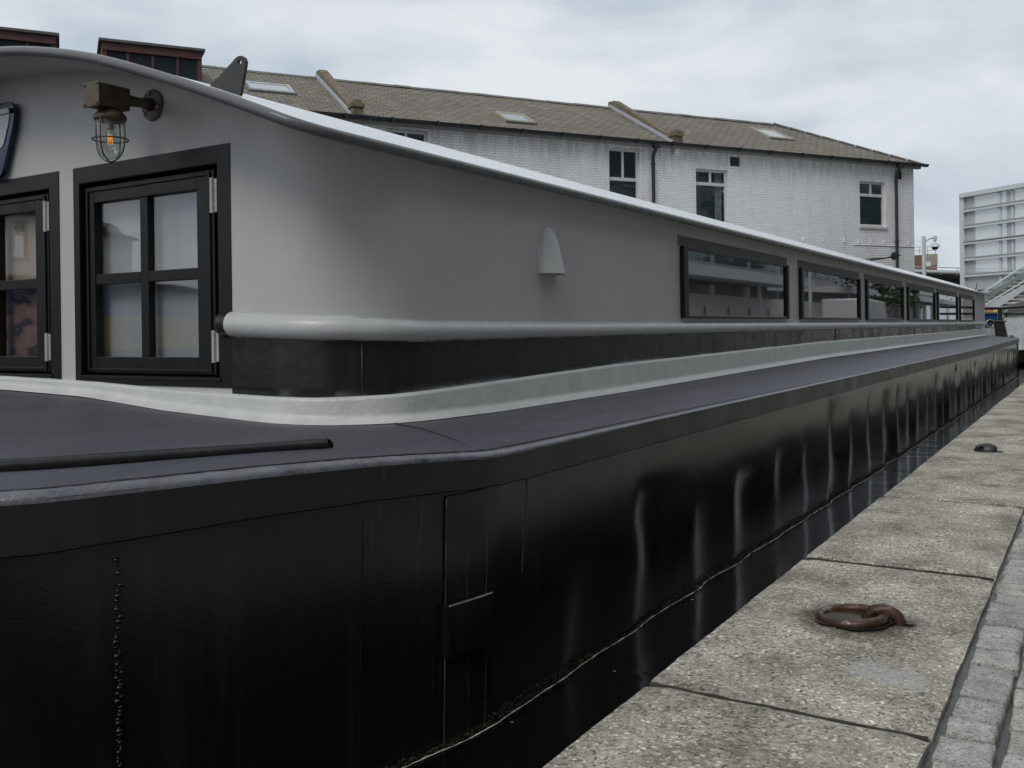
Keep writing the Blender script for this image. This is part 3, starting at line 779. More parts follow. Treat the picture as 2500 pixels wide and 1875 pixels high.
# lifting-eye plate on the roof
FIN = [(-2.8295, 1.8519), (-2.8024, 1.8648), (-2.7286, 1.9083), (-2.7087, 1.9218), (-2.6912, 1.9266), (-2.674, 1.9237), (-2.6592, 1.9123), (-2.6552, 1.8996), (-2.6599, 1.8778), (-2.6877, 1.7764), (-2.86, 1.832)]; FINC = (-2.6874, 2.46, 1.9033)
fp = MB(); Yf = 2.46
outl = FIN
hc = Vector(FINC); hr = .010; no = len(outl); K = 16
ou = [Vector((x, Yf, z)) for x, z in outl]; ou = resample(ou+[ou[0]], 33)[:-1]
# ring of quads between the outline and the hole
ang = sorted(range(32), key=lambda i: math.atan2(ou[i].z-hc.z, ou[i].x-hc.x))
ou = [ou[i] for i in ang]; hi_ = [hc+Vector((math.cos(a_), 0, math.sin(a_)))*hr for a_ in [math.atan2(v.z-hc.z, v.x-hc.x) for v in ou]]
for off in (0, .012): pass
A0 = ou; A1 = [v+Vector((0,.012,0)) for v in ou]; B0 = hi_; B1 = [v+Vector((0,.012,0)) for v in hi_]
fp.grid([A0, A1, B1, B0, A0], close=True)
fp.build('lifting_eye', plain('dark_eye_paint', (.035,.033,.032), .5), roof)
tr = MB(); pts = [(-2.36,24.1,1.66),(-2.33,24.6,1.64),(-2.28,25.5,1.585)]
tr.tube(pts, .012, 6).tube([(-2.42,24.2,1.68),(-2.40,24.35,1.84)], .01, 6); tr.build('aerial', BAND, roof, smooth=True)

# --- side windows
WY = [(5.80,8.22),(8.64,11.12),(11.48,13.88),(14.26,16.82),(17.14,19.70),(20.12,22.50)]
CHR = plain('window_sill_strip', (.30,.30,.30), .35, .6)
def side_window(y0, y1):
    X = -2.3; z0, z1 = .962, 1.428
    hd = MB().box((X, y0-.045, z1+.004), (X+.0025, y1+.03, 1.496)).build('window', HEADER, boat)
    f = MB()
    P = .032
    f.box((X, y0-.015, z0), (X+P, y0+.06, z1)); f.box((X, y1-.055, z0), (X+P, y1, z1-.002))
    f.box((X, y0+.0605, z1-.02), (X+P-.004, y1-.0555, z1-.001)); f.box((X, y0+.0605, z0), (X+P-.004, y1-.0555, z0+.016))
    f.build('frame', WINBLK, hd, bevel=.0025)
    MB().box((X, y0+.0607, z0+.0165), (X+.012, y1-.0557, z1-.0205)).build('pane', GLASSD, hd)
    MB().box((X, y0+.062, z0+.0168), (X+.018, y1-.057, z0+.0235)).build('sill', CHR, hd)
for a_, b_ in WY: side_window(a_, b_)

# --- front windows
def blind_mat(kind):
    m, t, p = base_mat('blind_'+kind)
    v = coords(t); sx = N(t, 'ShaderNodeSeparateXYZ'); t.links.new(v, sx.inputs[0])
    if kind == 'pale':
        c = ramp(t, tex_noise(t, 1, 3, .5, coords(t, (9,1,.6))), [(.3, (.29,.315,.325)), (.7, (.33,.355,.365))])
    else:
        pat = tex_noise(t, 13, 2, .5, coords(t, (.6,1,1.5)))
        red = ramp(t, pat, [(.42, (.035,.025,.024)), (.47, (.15,.085,.06)), (.7, (.22,.14,.10))])
        tan = ramp(t, tex_noise(t, 6, 3), [(.3, (.30,.245,.18)), (.7, (.36,.30,.225))])
        low = ramp(t, sx.outputs[2], [(0, 1), (1, 0)])
        sel = math_(t, 'LESS_THAN', sx.outputs[2], 1.135-WZ)
        c = mixc(t, sel, tan, red)
    t.links.new(c, p.inputs['Base Color']); p.inputs['Roughness'].default_value = .9
    bump(t, p, tex_noise(t, 1, 3, .5, coords(t, (40,1,1))), .004)
    return m
BL = {'pale': blind_mat('pale'), 'dark': blind_mat('dark')}
DARKIN = plain('cabin_interior', (.02,.02,.02), .9)
def front_window(x1, kind):
    """x1: right edge of the opening"""
    x0 = x1-.905; z0, z1 = OZ; Y = 2.62
    sx0, sx1, sz0, sz1 = x0-.042, x1+.073, .705, 1.657
    s = MB(); y0, y1 = Y-.004, Y
    s.box((sx0, y0, z1), (sx1, y1, sz1)); s.box((sx0, y0, sz0-.02), (sx1, y1, z0)); s.box((sx0, y0, z0), (x0, y1, z1)); s.box((x1, y0, z0), (sx1, y1, z1))
    win = s.build('window', WINBLK, boat)
    r = MB()
    for a_, b_ in (((x0,Y,z0),(x0+.003,Y+.09,z1)), ((x1-.003,Y,z0),(x1,Y+.09,z1)), ((x0+.003,Y,z1-.003),(x1-.003,Y+.09,z1)), ((x0+.003,Y,z0),(x1-.003,Y+.09,z0+.003))): r.box(a_, b_)
    r.build('reveal', WINBLK, win)
    sill = MB().box((x0-.01, Y-.010, z0-.012), (x1+.01, Y+.03, z0+.001)); sill.build('sill', WINBLK, win, bevel=.002)
    c = MB(); yf = Y+.022; yb = Y+.062
    X = [x0+.012, x0+.071, x0+.383, x0+.434, x0+.750, x0+.855]; Z = [z0+.012, .806, 1.128, 1.175, 1.495, z1-.018]
    c.box((X[0],yf,Z[0]),(X[1],yb,Z[5])).box((X[4],yf,Z[0]),(X[5],yb,Z[5]))
    c.box((X[1],yf,Z[4]),(X[4],yb,Z[5])).box((X[1],yf,Z[0]),(X[4],yb,Z[1]))
    c.box((X[2],yf+.004,Z[1]),(X[3],yb,Z[4])).box((X[1],yf+.004,Z[2]),(X[2],yb,Z[3])).box((X[3],yf+.004,Z[2]),(X[4],yb,Z[3]))
    # raised outer moulding
    c.box((X[0]+.006,yf-.008,Z[0]+.006),(X[0]+.022,yf,Z[5]-.006)).box((X[5]-.034,yf-.008,Z[0]+.006),(X[5]-.018,yf,Z[5]-.006))
    c.box((X[0]+.022,yf-.008,Z[5]-.024),(X[5]-.034,yf,Z[5]-.008)).box((X[0]+.022,yf-.008,Z[0]+.008),(X[5]-.034,yf,Z[0]+.022))
    fr = c.build('casement', WINBLK, win, bevel=.003)
    for xa, xb in ((X[1], X[2]), (X[3], X[4])):
        for za, zb in ((Z[1], Z[2]), (Z[3], Z[4])):
            MB().box((xa-.003, yf+.022, za-.003), (xb+.003, yf+.026, zb+.003)).build('pane', CGLASS, win)
    MB().box((X[0], Y+.10, Z[0]), (X[5], Y+.104, Z[5])).build('blind', BL[kind], win)
    MB().box((x0-.05, Y+.14, z0-.05), (x1+.05, Y+.15, z1+.05)).build('interior_panel', DARKIN, win)
    for za, zb in ((1.386, 1.527), (.786, .915)):
        hg = MB(); xh = x1-.028
        hg.tube([(xh, Y-.006, za), (xh, Y-.006, zb)], .0105, 10)
        for k in range(4): hg.tube([(xh, Y-.006, za+(zb-za)*(k+.6)/4.2), (xh, Y-.006, za+(zb-za)*(k+.6)/4.2+.003)], .012, 10)
        hg.box((xh-.006, Y-.006, za+.004), (xh+.026, Y+.016, zb-.004))
        hg.build('hinge', CHROME, win, auto=40)
for (x0, x1), k in zip(OPEN, ('pale', 'dark', 'pale')): pass
front_window(-2.995, 'pale'); front_window(-4.125, 'dark'); front_window(-5.25, 'pale')

# --- vent cowl on the side
v = MB(); rows = []; K = 22
for i in range(K+1):
    t_ = i/K; z = 1.414-.24*t_; hw = .104*(t_**.46)*(1-.14*t_)+.006; pr = .082*t_**.5+.001
    row = []
    for k in range(17):
        a_ = math.pi*k/16
        row.append(Vector((-2.302+pr*math.sin(a_)**.8, 4.055-hw*math.cos(a_), z)))
    rows.append(row)
v.grid(rows)
lip = [Vector((x_.x, x_.y, x_.z-.004)) for x_ in rows[-1]]; inn = [Vector((-2.302+(p.x+2.302)*.88, 4.055+(p.y-4.055)*.92, p.z+.02)) for p in rows[-1]]
v.grid([rows[-1], lip, inn, [Vector((-2.302, p.y, 1.33)) for p in inn]])
v.build('vent_cowl', RAILP, cabin, smooth=True)
# --- stern mooring post
sp = MB(); c0 = Vector((-1.92, 24.55, .57))
sp.box(c0+Vector((-.26,-.12,0)), c0+Vector((.26,.12,.03)))
sp.prism([c0+Vector((-.13,-.07,.03)), c0+Vector((.12,-.07,.03)), c0+Vector((.06,-.07,.36)), c0+Vector((-.16,-.07,.36))], (0,.14,0))
sp.prism([c0+Vector((-.20,-.09,.36)), c0+Vector((.10,-.09,.36)), c0+Vector((.10,-.09,.39)), c0+Vector((-.20,-.09,.40))], (0,.18,0))
sp.box(c0+Vector((-.22,-.05,.03)), c0+Vector((-.17,.05,.06))); sp.box(c0+Vector((.17,-.05,.03)), c0+Vector((.22,.05,.06)))
sp.build('mooring_post', BAND, deck, bevel=.006)

# ------------------------------------------------------------------ bulkhead lamp on the front wall
LX, LZ = -3.383, 1.868
lamp = thing('bulkhead_lamp', 'bronze caged lamp with clear glass on an arm above the front window of the houseboat', 'lamp', (LX, 2.62, LZ))
ym = Matrix.Rotation(rad(90), 4, 'X')
m = MB().lathe([(0,.0),(.064,.0),(.066,.004),(.064,.010),(.050,.013),(.022,.014),(.0,.014)], (LX, 2.618, LZ), 28, ym); m.build('wall_plate', BRONZE, lamp, auto=40)
for k in range(3):
    m = MB(); a_ = rad(100+120*k); m.lathe([(0,0),(.007,0),(.006,.006),(0,.008)], (LX+.048*math.cos(a_), 2.604, LZ+.048*math.sin(a_)), 8, ym)
    m.build('screw', CHROME, lamp, smooth=True)
m = MB().tube([(LX,2.606,LZ),(LX,2.57,LZ),(LX,2.54,LZ-.003),(LX,2.46,LZ-.003)], [.030,.021,.021,.027], 14); m.build('arm', BRONZE, lamp, smooth=True)
bx = MB()
bx.box((LX-.046, 2.335, LZ-.058), (LX+.046, 2.475, LZ+.034)); bx.lathe([(.0,-.06),(.044,-.06),(.05,-.072),(.062,-.080),(.064,-.100),(.058,-.104),(0,-.104)], (LX, 2.412, LZ), 26)
body = bx.build('junction_box', BRONZE, lamp, bevel=.006, auto=40)
fc = MB().box((LX-.050, 2.326, LZ-.062), (LX+.050, 2.3345, LZ+.038)); fc.build('cover', BRONZE, body, bevel=.004)
for a_ in (-1, 1):
    for b_ in (-.050, .026): MB().lathe([(0,0),(.006,0),(.005,.005),(0,.006)], (LX+a_*.040, 2.326, LZ+b_), 8, ym).build('screw', TRIM, body, smooth=True)
Lc = Vector((LX, 2.412, LZ-.10))
prof = [(.055,0),(.056,-.02),(.056,-.07),(.053,-.10),(.045,-.127),(.030,-.148),(.012,-.157),(.0,-.158)]
g = bpy.data.materials.new('lamp_glass'); g.use_nodes = True; t = g.node_tree; t.nodes.clear()
o_ = N(t, 'ShaderNodeOutputMaterial'); ms = N(t, 'ShaderNodeMixShader'); tr_ = N(t, 'ShaderNodeBsdfTransparent'); gl_ = N(t, 'ShaderNodeBsdfGlossy'); tr_.inputs[0].default_value = (.93,.95,.94,1)
gl_.inputs['Roughness'].default_value = .03; lw = fres(t, 1.45)
t.links.new(lw.outputs[0], ms.inputs[0]); t.links.new(tr_.outputs[0], ms.inputs[1]); t.links.new(gl_.outputs[0], ms.inputs[2]); t.links.new(ms.outputs[0], o_.inputs[0])
m = MB().lathe(prof, Lc, 28); m.lathe([(r*.93, z) for r, z in prof], Lc, 28); m.build('glass_globe', g, lamp, smooth=True)
m = MB().lathe([(.012,-.0),(.014,-.03),(.018,-.05),(.030,-.075),(.033,-.095),(.027,-.115),(.012,-.128),(0,-.13)], Lc, 20); bulb = m.build('bulb', g, lamp, smooth=True)
m = MB().lathe([(.0,.002),(.015,.002),(.015,-.035),(.0,-.036)], Lc, 16); m.build('socket', CHROME, bulb, smooth=False)
FIL = emis('filament', (1.0,.40,.10), .55)
m = MB()
for k in range(6):
    a_ = k*math.pi/3; m.tube([Lc+Vector((.006*math.cos(a_), .006*math.sin(a_), -.058)), Lc+Vector((.011*math.cos(a_+.4), .011*math.sin(a_+.4), -.098))], .0018, 5)
m.build('filament', FIL, bulb, smooth=True)
m = MB(); cr_ = .064
for k in range(4):
    a_ = k*math.pi/2+rad(20); d_ = Vector((math.cos(a_), math.sin(a_), 0))
    m.tube(smooth_curve([Lc+d_*.060+Vector((0,0,.006)), Lc+d_*cr_+Vector((0,0,-.03)), Lc+d_*cr_+Vector((0,0,-.09)), Lc+d_*.052+Vector((0,0,-.135)), Lc+d_*.027+Vector((0,0,-.160)), Lc+Vector((0,0,-.168))], 6), .0029, 7)
m.tube([Lc+Vector((.068*math.cos(2*math.pi*k/32), .068*math.sin(2*math.pi*k/32), -.078)) for k in range(32)], .0032, 7, closed=True)
m.lathe([(0,-.164),(.009,-.166),(.007,-.174),(0,-.176)], Lc, 10)
m.build('cage', BRONZE, lamp, smooth=True)

# ------------------------------------------------------------------ blue-edged board at the left
NAVY = plain('navy_enamel', (.006,.014,.06), .18, var=.2)
sg = thing('hanging_board', 'pale board with a dark blue border fixed on the grey wall under the curved visor', 'board', (-4.62, 2.58, 1.84))
def rounded(pts, r, n=6):
    outp = []; L = len(pts)
    for i in range(L):
        p = Vector(pts[i]); a_ = (Vector(pts[i-1])-p).normalized(); b_ = (Vector(pts[(i+1)%L])-p).normalized()
        A_, B_ = p+a_*r, p+b_*r
        for k in range(n+1):
            t_ = k/n; outp.append(A_*(1-t_)**2+p*2*t_*(1-t_)+B_*t_*t_)
    return outp
ot = rounded([(-4.93,2.58,2.02),(-4.338,2.58,2.015),(-4.338,2.58,1.925),(-4.455,2.58,1.655),(-4.80,2.58,1.655),(-4.93,2.58,1.93)], .055)
MB().prism(ot, (0,.016,0)).build('border', NAVY, sg, bevel=.003)
it = rounded([(-4.87,2.576,1.985),(-4.372,2.576,1.985),(-4.372,2.576,1.93),(-4.43,2.576,1.80),(-4.80,2.576,1.80),(-4.87,2.576,1.93)], .03)
MB().prism(it, (0,.006,0)).build('panel', plain('pale_enamel', (.50,.52,.54), .25, var=.05), sg)

# ------------------------------------------------------------------ white brick building across the canal
bA = rad(57)
bl = thing('white_brick_building', 'long two storey building of white painted brick with a mossy slate roof', 'building', (-4.391, 29.031, 0), bA, local=True)
XL = -62.
WIN = [(-15.67,-14.73,3.9,5.25), (-10.14,-9.28,3.2,5.23), (-7.62,-6.63,3.1,4.88), (-2.15,-1.19,3.64,4.87)]
HOL = WIN+[(x, x+.95, 3.7, 5.0) for x in (-20.5,-24.5,-29,-33.5,-38,-42.5,-47,-52)]+[(x, x+1.1, .6, 2.1) for x in (-20.5,-26,-31,-38,-45,-52,-12,-5)]
xsb = sorted(set([XL,-.1]+[v for w_ in HOL for v in w_[:2]])); zsb = sorted(set([-.3,5.33]+[v for w_ in HOL for v in w_[2:]]))
w = MB()
for x0, x1 in zip(xsb, xsb[1:]):
    for z0, z1 in zip(zsb, zsb[1:]):
        mx_, mz_ = (x0+x1)/2, (z0+z1)/2
        if any(a_ < mx_ < b_ and c_ < mz_ < d_ for a_, b_, c_, d_ in HOL): continue
        w.add([(x0,0,z0),(x1,0,z0),(x1,0,z1),(x0,0,z1)], [(0,1,2,3)])
for a_, b_, c_, d_ in HOL:
    w.add([(a_,0,c_),(a_,.12,c_),(a_,.12,d_),(a_,0,d_)], [(0,1,2,3)]); w.add([(b_,0,c_),(b_,.12,c_),(b_,.12,d_),(b_,0,d_)], [(0,3,2,1)])
    w.add([(a_,0,c_),(b_,0,c_),(b_,.12,c_),(a_,.12,c_)], [(0,1,2,3)]); w.add([(a_,0,d_),(b_,0,d_),(b_,.12,d_),(a_,.12,d_)], [(0,3,2,1)])
w.add([(-.1,0,-.3),(-.1,5.7,-.3),(-.1,5.7,5.33),(-.1,0,5.33)], [(0,1,2,3)])
w.add([(XL,5.7,-.3),(-.1,5.7,-.3),(-.1,5.7,5.33),(XL,5.7,5.33)], [(0,3,2,1)])
wall = w.build('wall', WBRICK, bl, fixn=False)
def zr(y): return 5.42+(y+.12)*.517
r = MB(); YR = 2.8; ZR = zr(YR)
def roofgrid(pts_l, pts_r, nx):
    rows = []
    for k in range(nx+1):
        rows.append([a_.lerp(b_, k/nx)+Vector((0,0,.022*noise.noise(Vector((a_.lerp(b_, k/nx).x*.5, j*.7, 1))))) for j, (a_, b_) in enumerate(zip(pts_l, pts_r))])
    r.grid(rows)
nl = 9
L0 = [Vector((XL, -.16+(YR+.16)*j/nl, zr(-.16+(YR+.16)*j/nl))) for j in range(nl+1)]
R0 = [Vector((-2.72+2.89*(1-j/nl), v.y, v.z)) for j, v in enumerate(L0)]
roofgrid(L0, R0, 90)
r.add([(.17,-.16,zr(-.16)),(-2.72,YR,ZR),(.17,5.86,zr(-.16))], [(0,2,1)]); r.add([(XL,YR,ZR),(-2.72,YR,ZR),(.17,5.86,zr(-.16)),(XL,5.86,zr(-.16))], [(0,1,2,3)])
r.add([(XL,-.16,zr(-.16)-.03),(.17,-.16,zr(-.16)-.03),(.17,-.16,zr(-.16)),(XL,-.16,zr(-.16))], [(0,1,2,3)])
br = r.build('roof', SLATE, bl, auto=30)
random.seed(4); rt = MB(); x = XL
while x < -2.8:
    L = .42; j = random.uniform(-.006, .006)
    rt.prism([(x, YR-.13, ZR-.045+j), (x, YR, ZR+.035+j), (x, YR+.13, ZR-.045+j)], (L-.012, 0, 0)); x += L
for k in range(9):
    f0, f1 = k/9, (k+.96)/9; A_ = Vector((-2.72, YR, ZR+.02)); B_ = Vector((.17, -.16, zr(-.16)+.02)); p0, p1 = A_.lerp(B_, f0), A_.lerp(B_, f1)
    rt.tube([p0+Vector((0,0,.01)), p1], .035, 6)
rt.build('ridge_tiles', plain('ridge_tile', (.15,.145,.13), .8, var=.3, vs=8), br)
for xp in (-8.36, -16.44, -31.5, -46):
    t_ = .20; m = MB(); prof = []
    zz = lambda y: zr(y)
    m.prism([(xp,-.10,zz(-.10)-.05),(xp,YR+.15,ZR-.05),(xp,YR+.15,ZR+.20),(xp,YR-.15,ZR+.17),(xp,.10,zz(.10)+.15),(xp,-.10,zz(-.10)+.15)], (t_,0,0))
    m.box((xp-.02,-.20,5.40),(xp+t_+.02,.06,5.60)).box((xp-.045,-.24,5.60),(xp+t_+.045,.09,5.70)).box((xp,-.20,5.70),(xp+t_,.05,5.755))
    pw = m.build('parapet', STONE, br, bevel=.012)
    m = MB(); rows = []
    m.prism([(xp-.004,-.14,zz(-.14)+.01),(xp-.004,YR,ZR+.01),(xp-.004,YR,ZR+.09),(xp-.004,-.14,zz(-.14)+.09)], (-.05,0,0)); m.build('flashing', LEAD, pw)
def skylight(x0, x1, y0, y1):
    dn = lambda y, o: zr(y)+o
    m = MB(); fw = .07
    def slab(a_, b_, c_, d_, lo, hi): m.add([(a_,c_,dn(c_,lo)),(b_,c_,dn(c_,lo)),(b_,d_,dn(d_,lo)),(a_,d_,dn(d_,lo)),(a_,c_,dn(c_,hi)),(b_,c_,dn(c_,hi)),(b_,d_,dn(d_,hi)),(a_,d_,dn(d_,hi))], [(0,3,2,1),(4,5,6,7),(0,1,5,4),(1,2,6,5),(2,3,7,6),(3,0,4,7)])
    slab(x0, x0+fw, y0, y1, -.02, .06); slab(x1-fw, x1, y0, y1, -.02, .06); slab(x0+fw, x1-fw, y0, y0+fw, -.02, .055); slab(x0+fw, x1-fw, y1-fw, y1, -.02, .055)
    s_ = m.build('skylight', LEAD if x0 < -17 else plain('skylight_frame', (.36,.34,.26), .6), br)
    m = MB(); a_, b_, c_, d_ = x0+fw, x1-fw, y0+fw, y1-fw
    m.add([(a_,c_,dn(c_,.04)),(b_,c_,dn(c_,.04)),(b_,d_,dn(d_,.04)),(a_,d_,dn(d_,.04))], [(0,1,2,3)]); m.build('pane', dark_glass('skylight_glass', (.32,.34,.35), 1.7), s_)
    m = MB(); slab(x0-.03, x1+.03, y0-.06, y0-.001, -.01, .03); m.build('apron', plain('dark_apron', (.04,.04,.04), .5), s_)
skylight(-12.58,-11.84,.50,1.16); skylight(-4.22,-3.38,1.2,2.02); skylight(-18.3,-17.35,1.15,1.72)
def dormer(x0, x1):
    y0 = 1.0; zt = 6.74; m = MB(); t_ = .09
    zf = zr(y0)-.05; zl = zr(y0)+.14
    m.box((x0,y0,zf),(x0+t_,y0+.1,zt-.16)); m.box((x1-t_,y0,zf),(x1,y0+.1,zt-.16)); m.box((x0,y0-.03,zt-.16),(x1,y0+.1,zt)); m.box((x0+t_,y0,zf),(x1-t_,y0+.1,zl-.05))
    n_ = 3
    for k in range(1, n_+1):
        xx = x0+(x1-x0)*k/(n_+1); m.box((xx-.025,y0+.01,zl-.05),(xx+.025,y0+.09,zt-.16))
    for xx in (x0, x1-.05): m.prism([(xx,y0+.1,zr(y0+.1)-.05),(xx,2.4,zr(2.4)),(xx,2.55,zt),(xx,y0+.1,zt)], (.05,0,0))
    d_ = m.build('dormer', MAROON, br)
    MB().box((x0-.06,y0-.09,zt+.001),(x1+.06,2.9,zt+.05)).build('dormer_roof', plain('felt_roof', (.10,.10,.10), .8, var=.3), d_)
    MB().box((x0+t_,y0+.05,zl-.05),(x1-t_,y0+.06,zt-.16)).build('pane', BGLASS, d_)
dormer(-21.2,-19.3); dormer(-24.0,-22.02)
# gutter, fascia, pipes
m = MB(); rows = []
for x in (XL, .20): rows.append([Vector((x, -.215+.075*math.cos(a_), 5.425+.075*math.sin(a_))) for a_ in [math.pi+math.pi*k/10 for k in range(11)]])
m.grid(rows); m.f.append(list(range(11, 22)))
gt = m.build('gutter', GUTTER, bl, smooth=True)
m = MB(); x = XL+.5
while x < .1: m.box((x-.02,-.297,5.345),(x+.02,-.14,5.44)); x += 1.02
tag(m.build('gutter_bracket', GUTTER, gt), kind='stuff')
MB().box((XL,-.13,5.31),(.06,-.002,5.43)).build('fascia', plain('soffit_board', (.34,.33,.31), .7, var=.2), bl)
def pipe(x, zb):
    m = MB(); m.tube([(x+.02,-.20,5.36),(x+.02,-.20,5.28),(x+.01,-.12,5.18),(x,-.07,5.08),(x,-.07,4.9),(x,-.07,zb)], .042, 8); m.lathe([(0,0),(.055,0),(.055,.06),(0,.06)], (x,-.07,4.86), 8); m.lathe([(0,0),(.055,0),(.055,.06),(0,.06)], (x,-.07,3.2), 8)
    m.box((x-.07,-.26,5.26),(x+.09,-.14,5.37)); m.build('downpipe', GUTTER, bl, auto=40)
pipe(-8.93, 0); pipe(-.85, 0); pipe(-27, 0)
CURT = plain('cream_curtain', (.42,.40,.30), .9, var=.3, vs=5)
def bwin(a_, b_, c_, d_, tz, curtain=0):
    m = MB(); y0, y1 = .07, .11; fw = .055
    m.box((a_,y0,c_),(a_+fw,y1,d_)).box((b_-fw,y0,c_),(b_,y1,d_)).box((a_+fw,y0,d_-fw),(b_-fw,y1,d_)).box((a_+fw,y0,c_),(b_-fw,y1,c_+fw))
    m.box((a_+fw,y0-.01,tz-.04),(b_-fw,y1,tz+.04))
    mx_ = (a_+b_)/2
    m.box((mx_-.03,y0,tz+.04),(mx_+.03,y1,d_-fw))
    f = m.build('window', WHITEF, bl, bevel=.006)
    MB().box((a_+fw,y1-.02,c_+fw),(b_-fw,y1-.012,d_-fw)).build('pane', clear_glass('pane_glass', 1.8, .004, (.8,.86,.88)), f)
    MB().box((a_-.3,y1+.5,c_-.3),(b_+.3,y1+.51,d_+.3)).build('room', plain('dark_room', (.09,.108,.12), .9, var=.7, vs=2), f)
    MB().box((a_-.04,-.05,c_-.07),(b_+.04,.07,c_-.001)).build('sill', WHITEF, f, bevel=.008)
    if curtain:
        m = MB(); rows = []
        xr0, xr1 = (b_-.30, b_-.09) if curtain > 0 else (a_+.03, a_+.12)
        for z in (c_+fw, d_-fw): rows.append([Vector((xr0+(xr1-xr0)*k/30, y1+.05+.025*math.sin(k*1.3), z)) for k in range(31)])
        m.grid(rows); m.build('curtain', CURT, f, smooth=True)
for i, (a_, b_, c_, d_) in enumerate(WIN): bwin(a_, b_, c_, d_, (4.9, 4.50, 4.52, 4.50)[i], (0, 0, 1, -1)[i])
for a_, b_, c_, d_ in HOL[4:]: bwin(a_, b_, c_, d_, c_+(d_-c_)*.68)
VD = plain('vent_grille', (.05,.04,.035), .8, var=.4)
for a_, b_, c_, d_ in ((-6.55,-6.27,5.01,5.235), (-.79,-.58,5.0,5.23)):
    m = MB(); m.box((a_,-.015,c_),(b_,.001,d_))
    for k in range(5): m.box((a_+.02+k*(b_-a_-.04)/5,-.025,c_+.02),(a_+.04+k*(b_-a_-.04)/5,-.0155,d_-.02))
    m.build('air_vent', VD, bl)
MB().box((-8.33,-.10,5.16),(-8.14,-.003,5.24)).box((-8.31,-.14,5.2405),(-8.16,-.003,5.308)).build('corbel', WBRICK, bl, bevel=.01)
for x in (-4.85,-4.18,-3.48,-2.75,-2.23,-1.76,-1.29,-.35): MB().box((x-.018,-.04,3.16),(x+.018,-.002,3.27)).build('stub_bracket', WBRICK, bl, bevel=.008)
MB().box((-2.4,-.022,3.10),(-.12,-.002,3.125)).build('ledge', WBRICK, bl, bevel=.004)
m = MB(); m.tube([(-2.0,-.02,2.66),(-1.85,-.25,2.70),(-1.72,-.45,2.72),(-1.62,-.6,2.75)], .022, 7)
m.tube([(-2.0,-.02,2.72),(-1.72,-.45,2.73)], .014, 7)
m.lathe([(0,-.03),(.10,-.03),(.11,0),(.10,.03),(0,.03)], (-1.56,-.62,2.77), 14, Matrix.Rotation(rad(90), 4, 'X')); m.tube([(-1.46,-.62,2.78),(-1.36,-.64,2.79)], .02, 6)
m.build('pulley_bracket', plain('rusted_iron', (.05,.035,.028), .7, .3), bl, auto=40)

# ------------------------------------------------------------------ right background
WST = plain('white_steel', (.62,.65,.66), .4, var=.06); WSD = plain('grey_steel', (.36,.37,.36), .5, var=.1); DKG = plain('dark_gap', (.06,.06,.058), .6)
gs = thing('glazed_screen', 'tall white steel screen of stacked translucent glass panels with double rails', 'screen', (-4.88,44.02,0), rad(-38.1), local=True)
MB().box((-.10,-.05,0),(.14,.20,6.38)).build('end_post', WST, gs); MB().box((.141,.05,0),(.52,.18,6.2)).build('column', WSD, gs)
FG = bpy.data.materials.new('frosted_panel'); FG.use_nodes = True; t = FG.node_tree; pb = t.nodes['Principled BSDF']; pb.inputs['Base Color'].default_value = (.66,.70,.72,1); pb.inputs['Roughness'].default_value = .12
v_ = coords(t, (.15,1,1.1)); t.links.new(ramp(t, tex_noise(t, 1.2, 5, .6, v_), [(.3, (.64,.675,.69)), (.7, (.72,.76,.78))]), pb.inputs['Base Color']); pb.inputs['Alpha'].default_value = .5
ZL = [6.2,5.68,5.0,4.32,3.64,2.96,2.28,1.6,.9,.2]
MB().box((0.0,-.14,6.2005),(4.6,.10,6.38)).build('top_rail', WST, gs)
for i, z in enumerate(ZL[1:]):
    rl = MB().box((.15,-.10,z-.10),(4.6,-.02,z-.03)).build('rail', WST, gs); MB().box((.15,-.08,z-.0295),(4.6,-.03,z+.012)).build('rail_gap', DKG if i in (2, 5) else WSD, rl); MB().box((.15,-.09,z+.0125),(4.6,-.03,z+.045)).build('rail_cap', WSD, rl)
for k in range(1):
    x = 2.12+k*3.2; c_ = MB().box((x,.14,0),(x+.22,.34,6.19)).build('column', WSD, gs)
    MB().box((x-.26,-.012,0),(x-.14,.04,6.19)).build('mullion', WST, c_); MB().box((x+.36,-.012,0),(x+.46,.04,6.19)).build('mullion', WST, c_)
xp_ = [.15,1.92,4.6]
for x0, x1 in zip(xp_, xp_[1:]): MB().box((x0+.002,.045,.1),(x1-.002,.058,6.19)).build('glass_panel', FG, gs)
MB().box((2.6,2.2,0),(4.6,2.4,5.2)).build('inner_wall', plain('inner_wall_panel', (.40,.42,.41), .7, var=.15), gs)

ct = thing('cctv_post', 'slim white post with a curved arm and a hanging dome camera, beside the white building', 'camera post', tuple(at(2255,790,38)*1))
b_ = at(2255,577,38); bz = Vector((b_.x, b_.y, 0))
MB().tube([bz, b_], .075, 12).build('post', WST, ct, auto=40)
a0 = at(2257,593,38); a1 = at(2283,580,38); mid = at(2267,583.5,38)
MB().tube(smooth_curve([a0, mid, a1], 8), .035, 8).build('arm', WST, ct, smooth=True)
c_ = at(2282.5,576,38)
MB().lathe([(0,0),(.075,0),(.075,-.18),(.05,-.19),(.03,-.24),(.03,-.27)], c_, 14).lathe([(.02,-.26),(.13,-.30),(.19,-.42),(.20,-.44),(.0,-.44)], c_, 16).build('camera_housing', WST, ct, auto=40)
MB().lathe([(.13,-.441),(.125,-.50),(.08,-.55),(0,-.56)], c_, 14).build('dome', dark_glass('dome_glass'), ct, smooth=True)

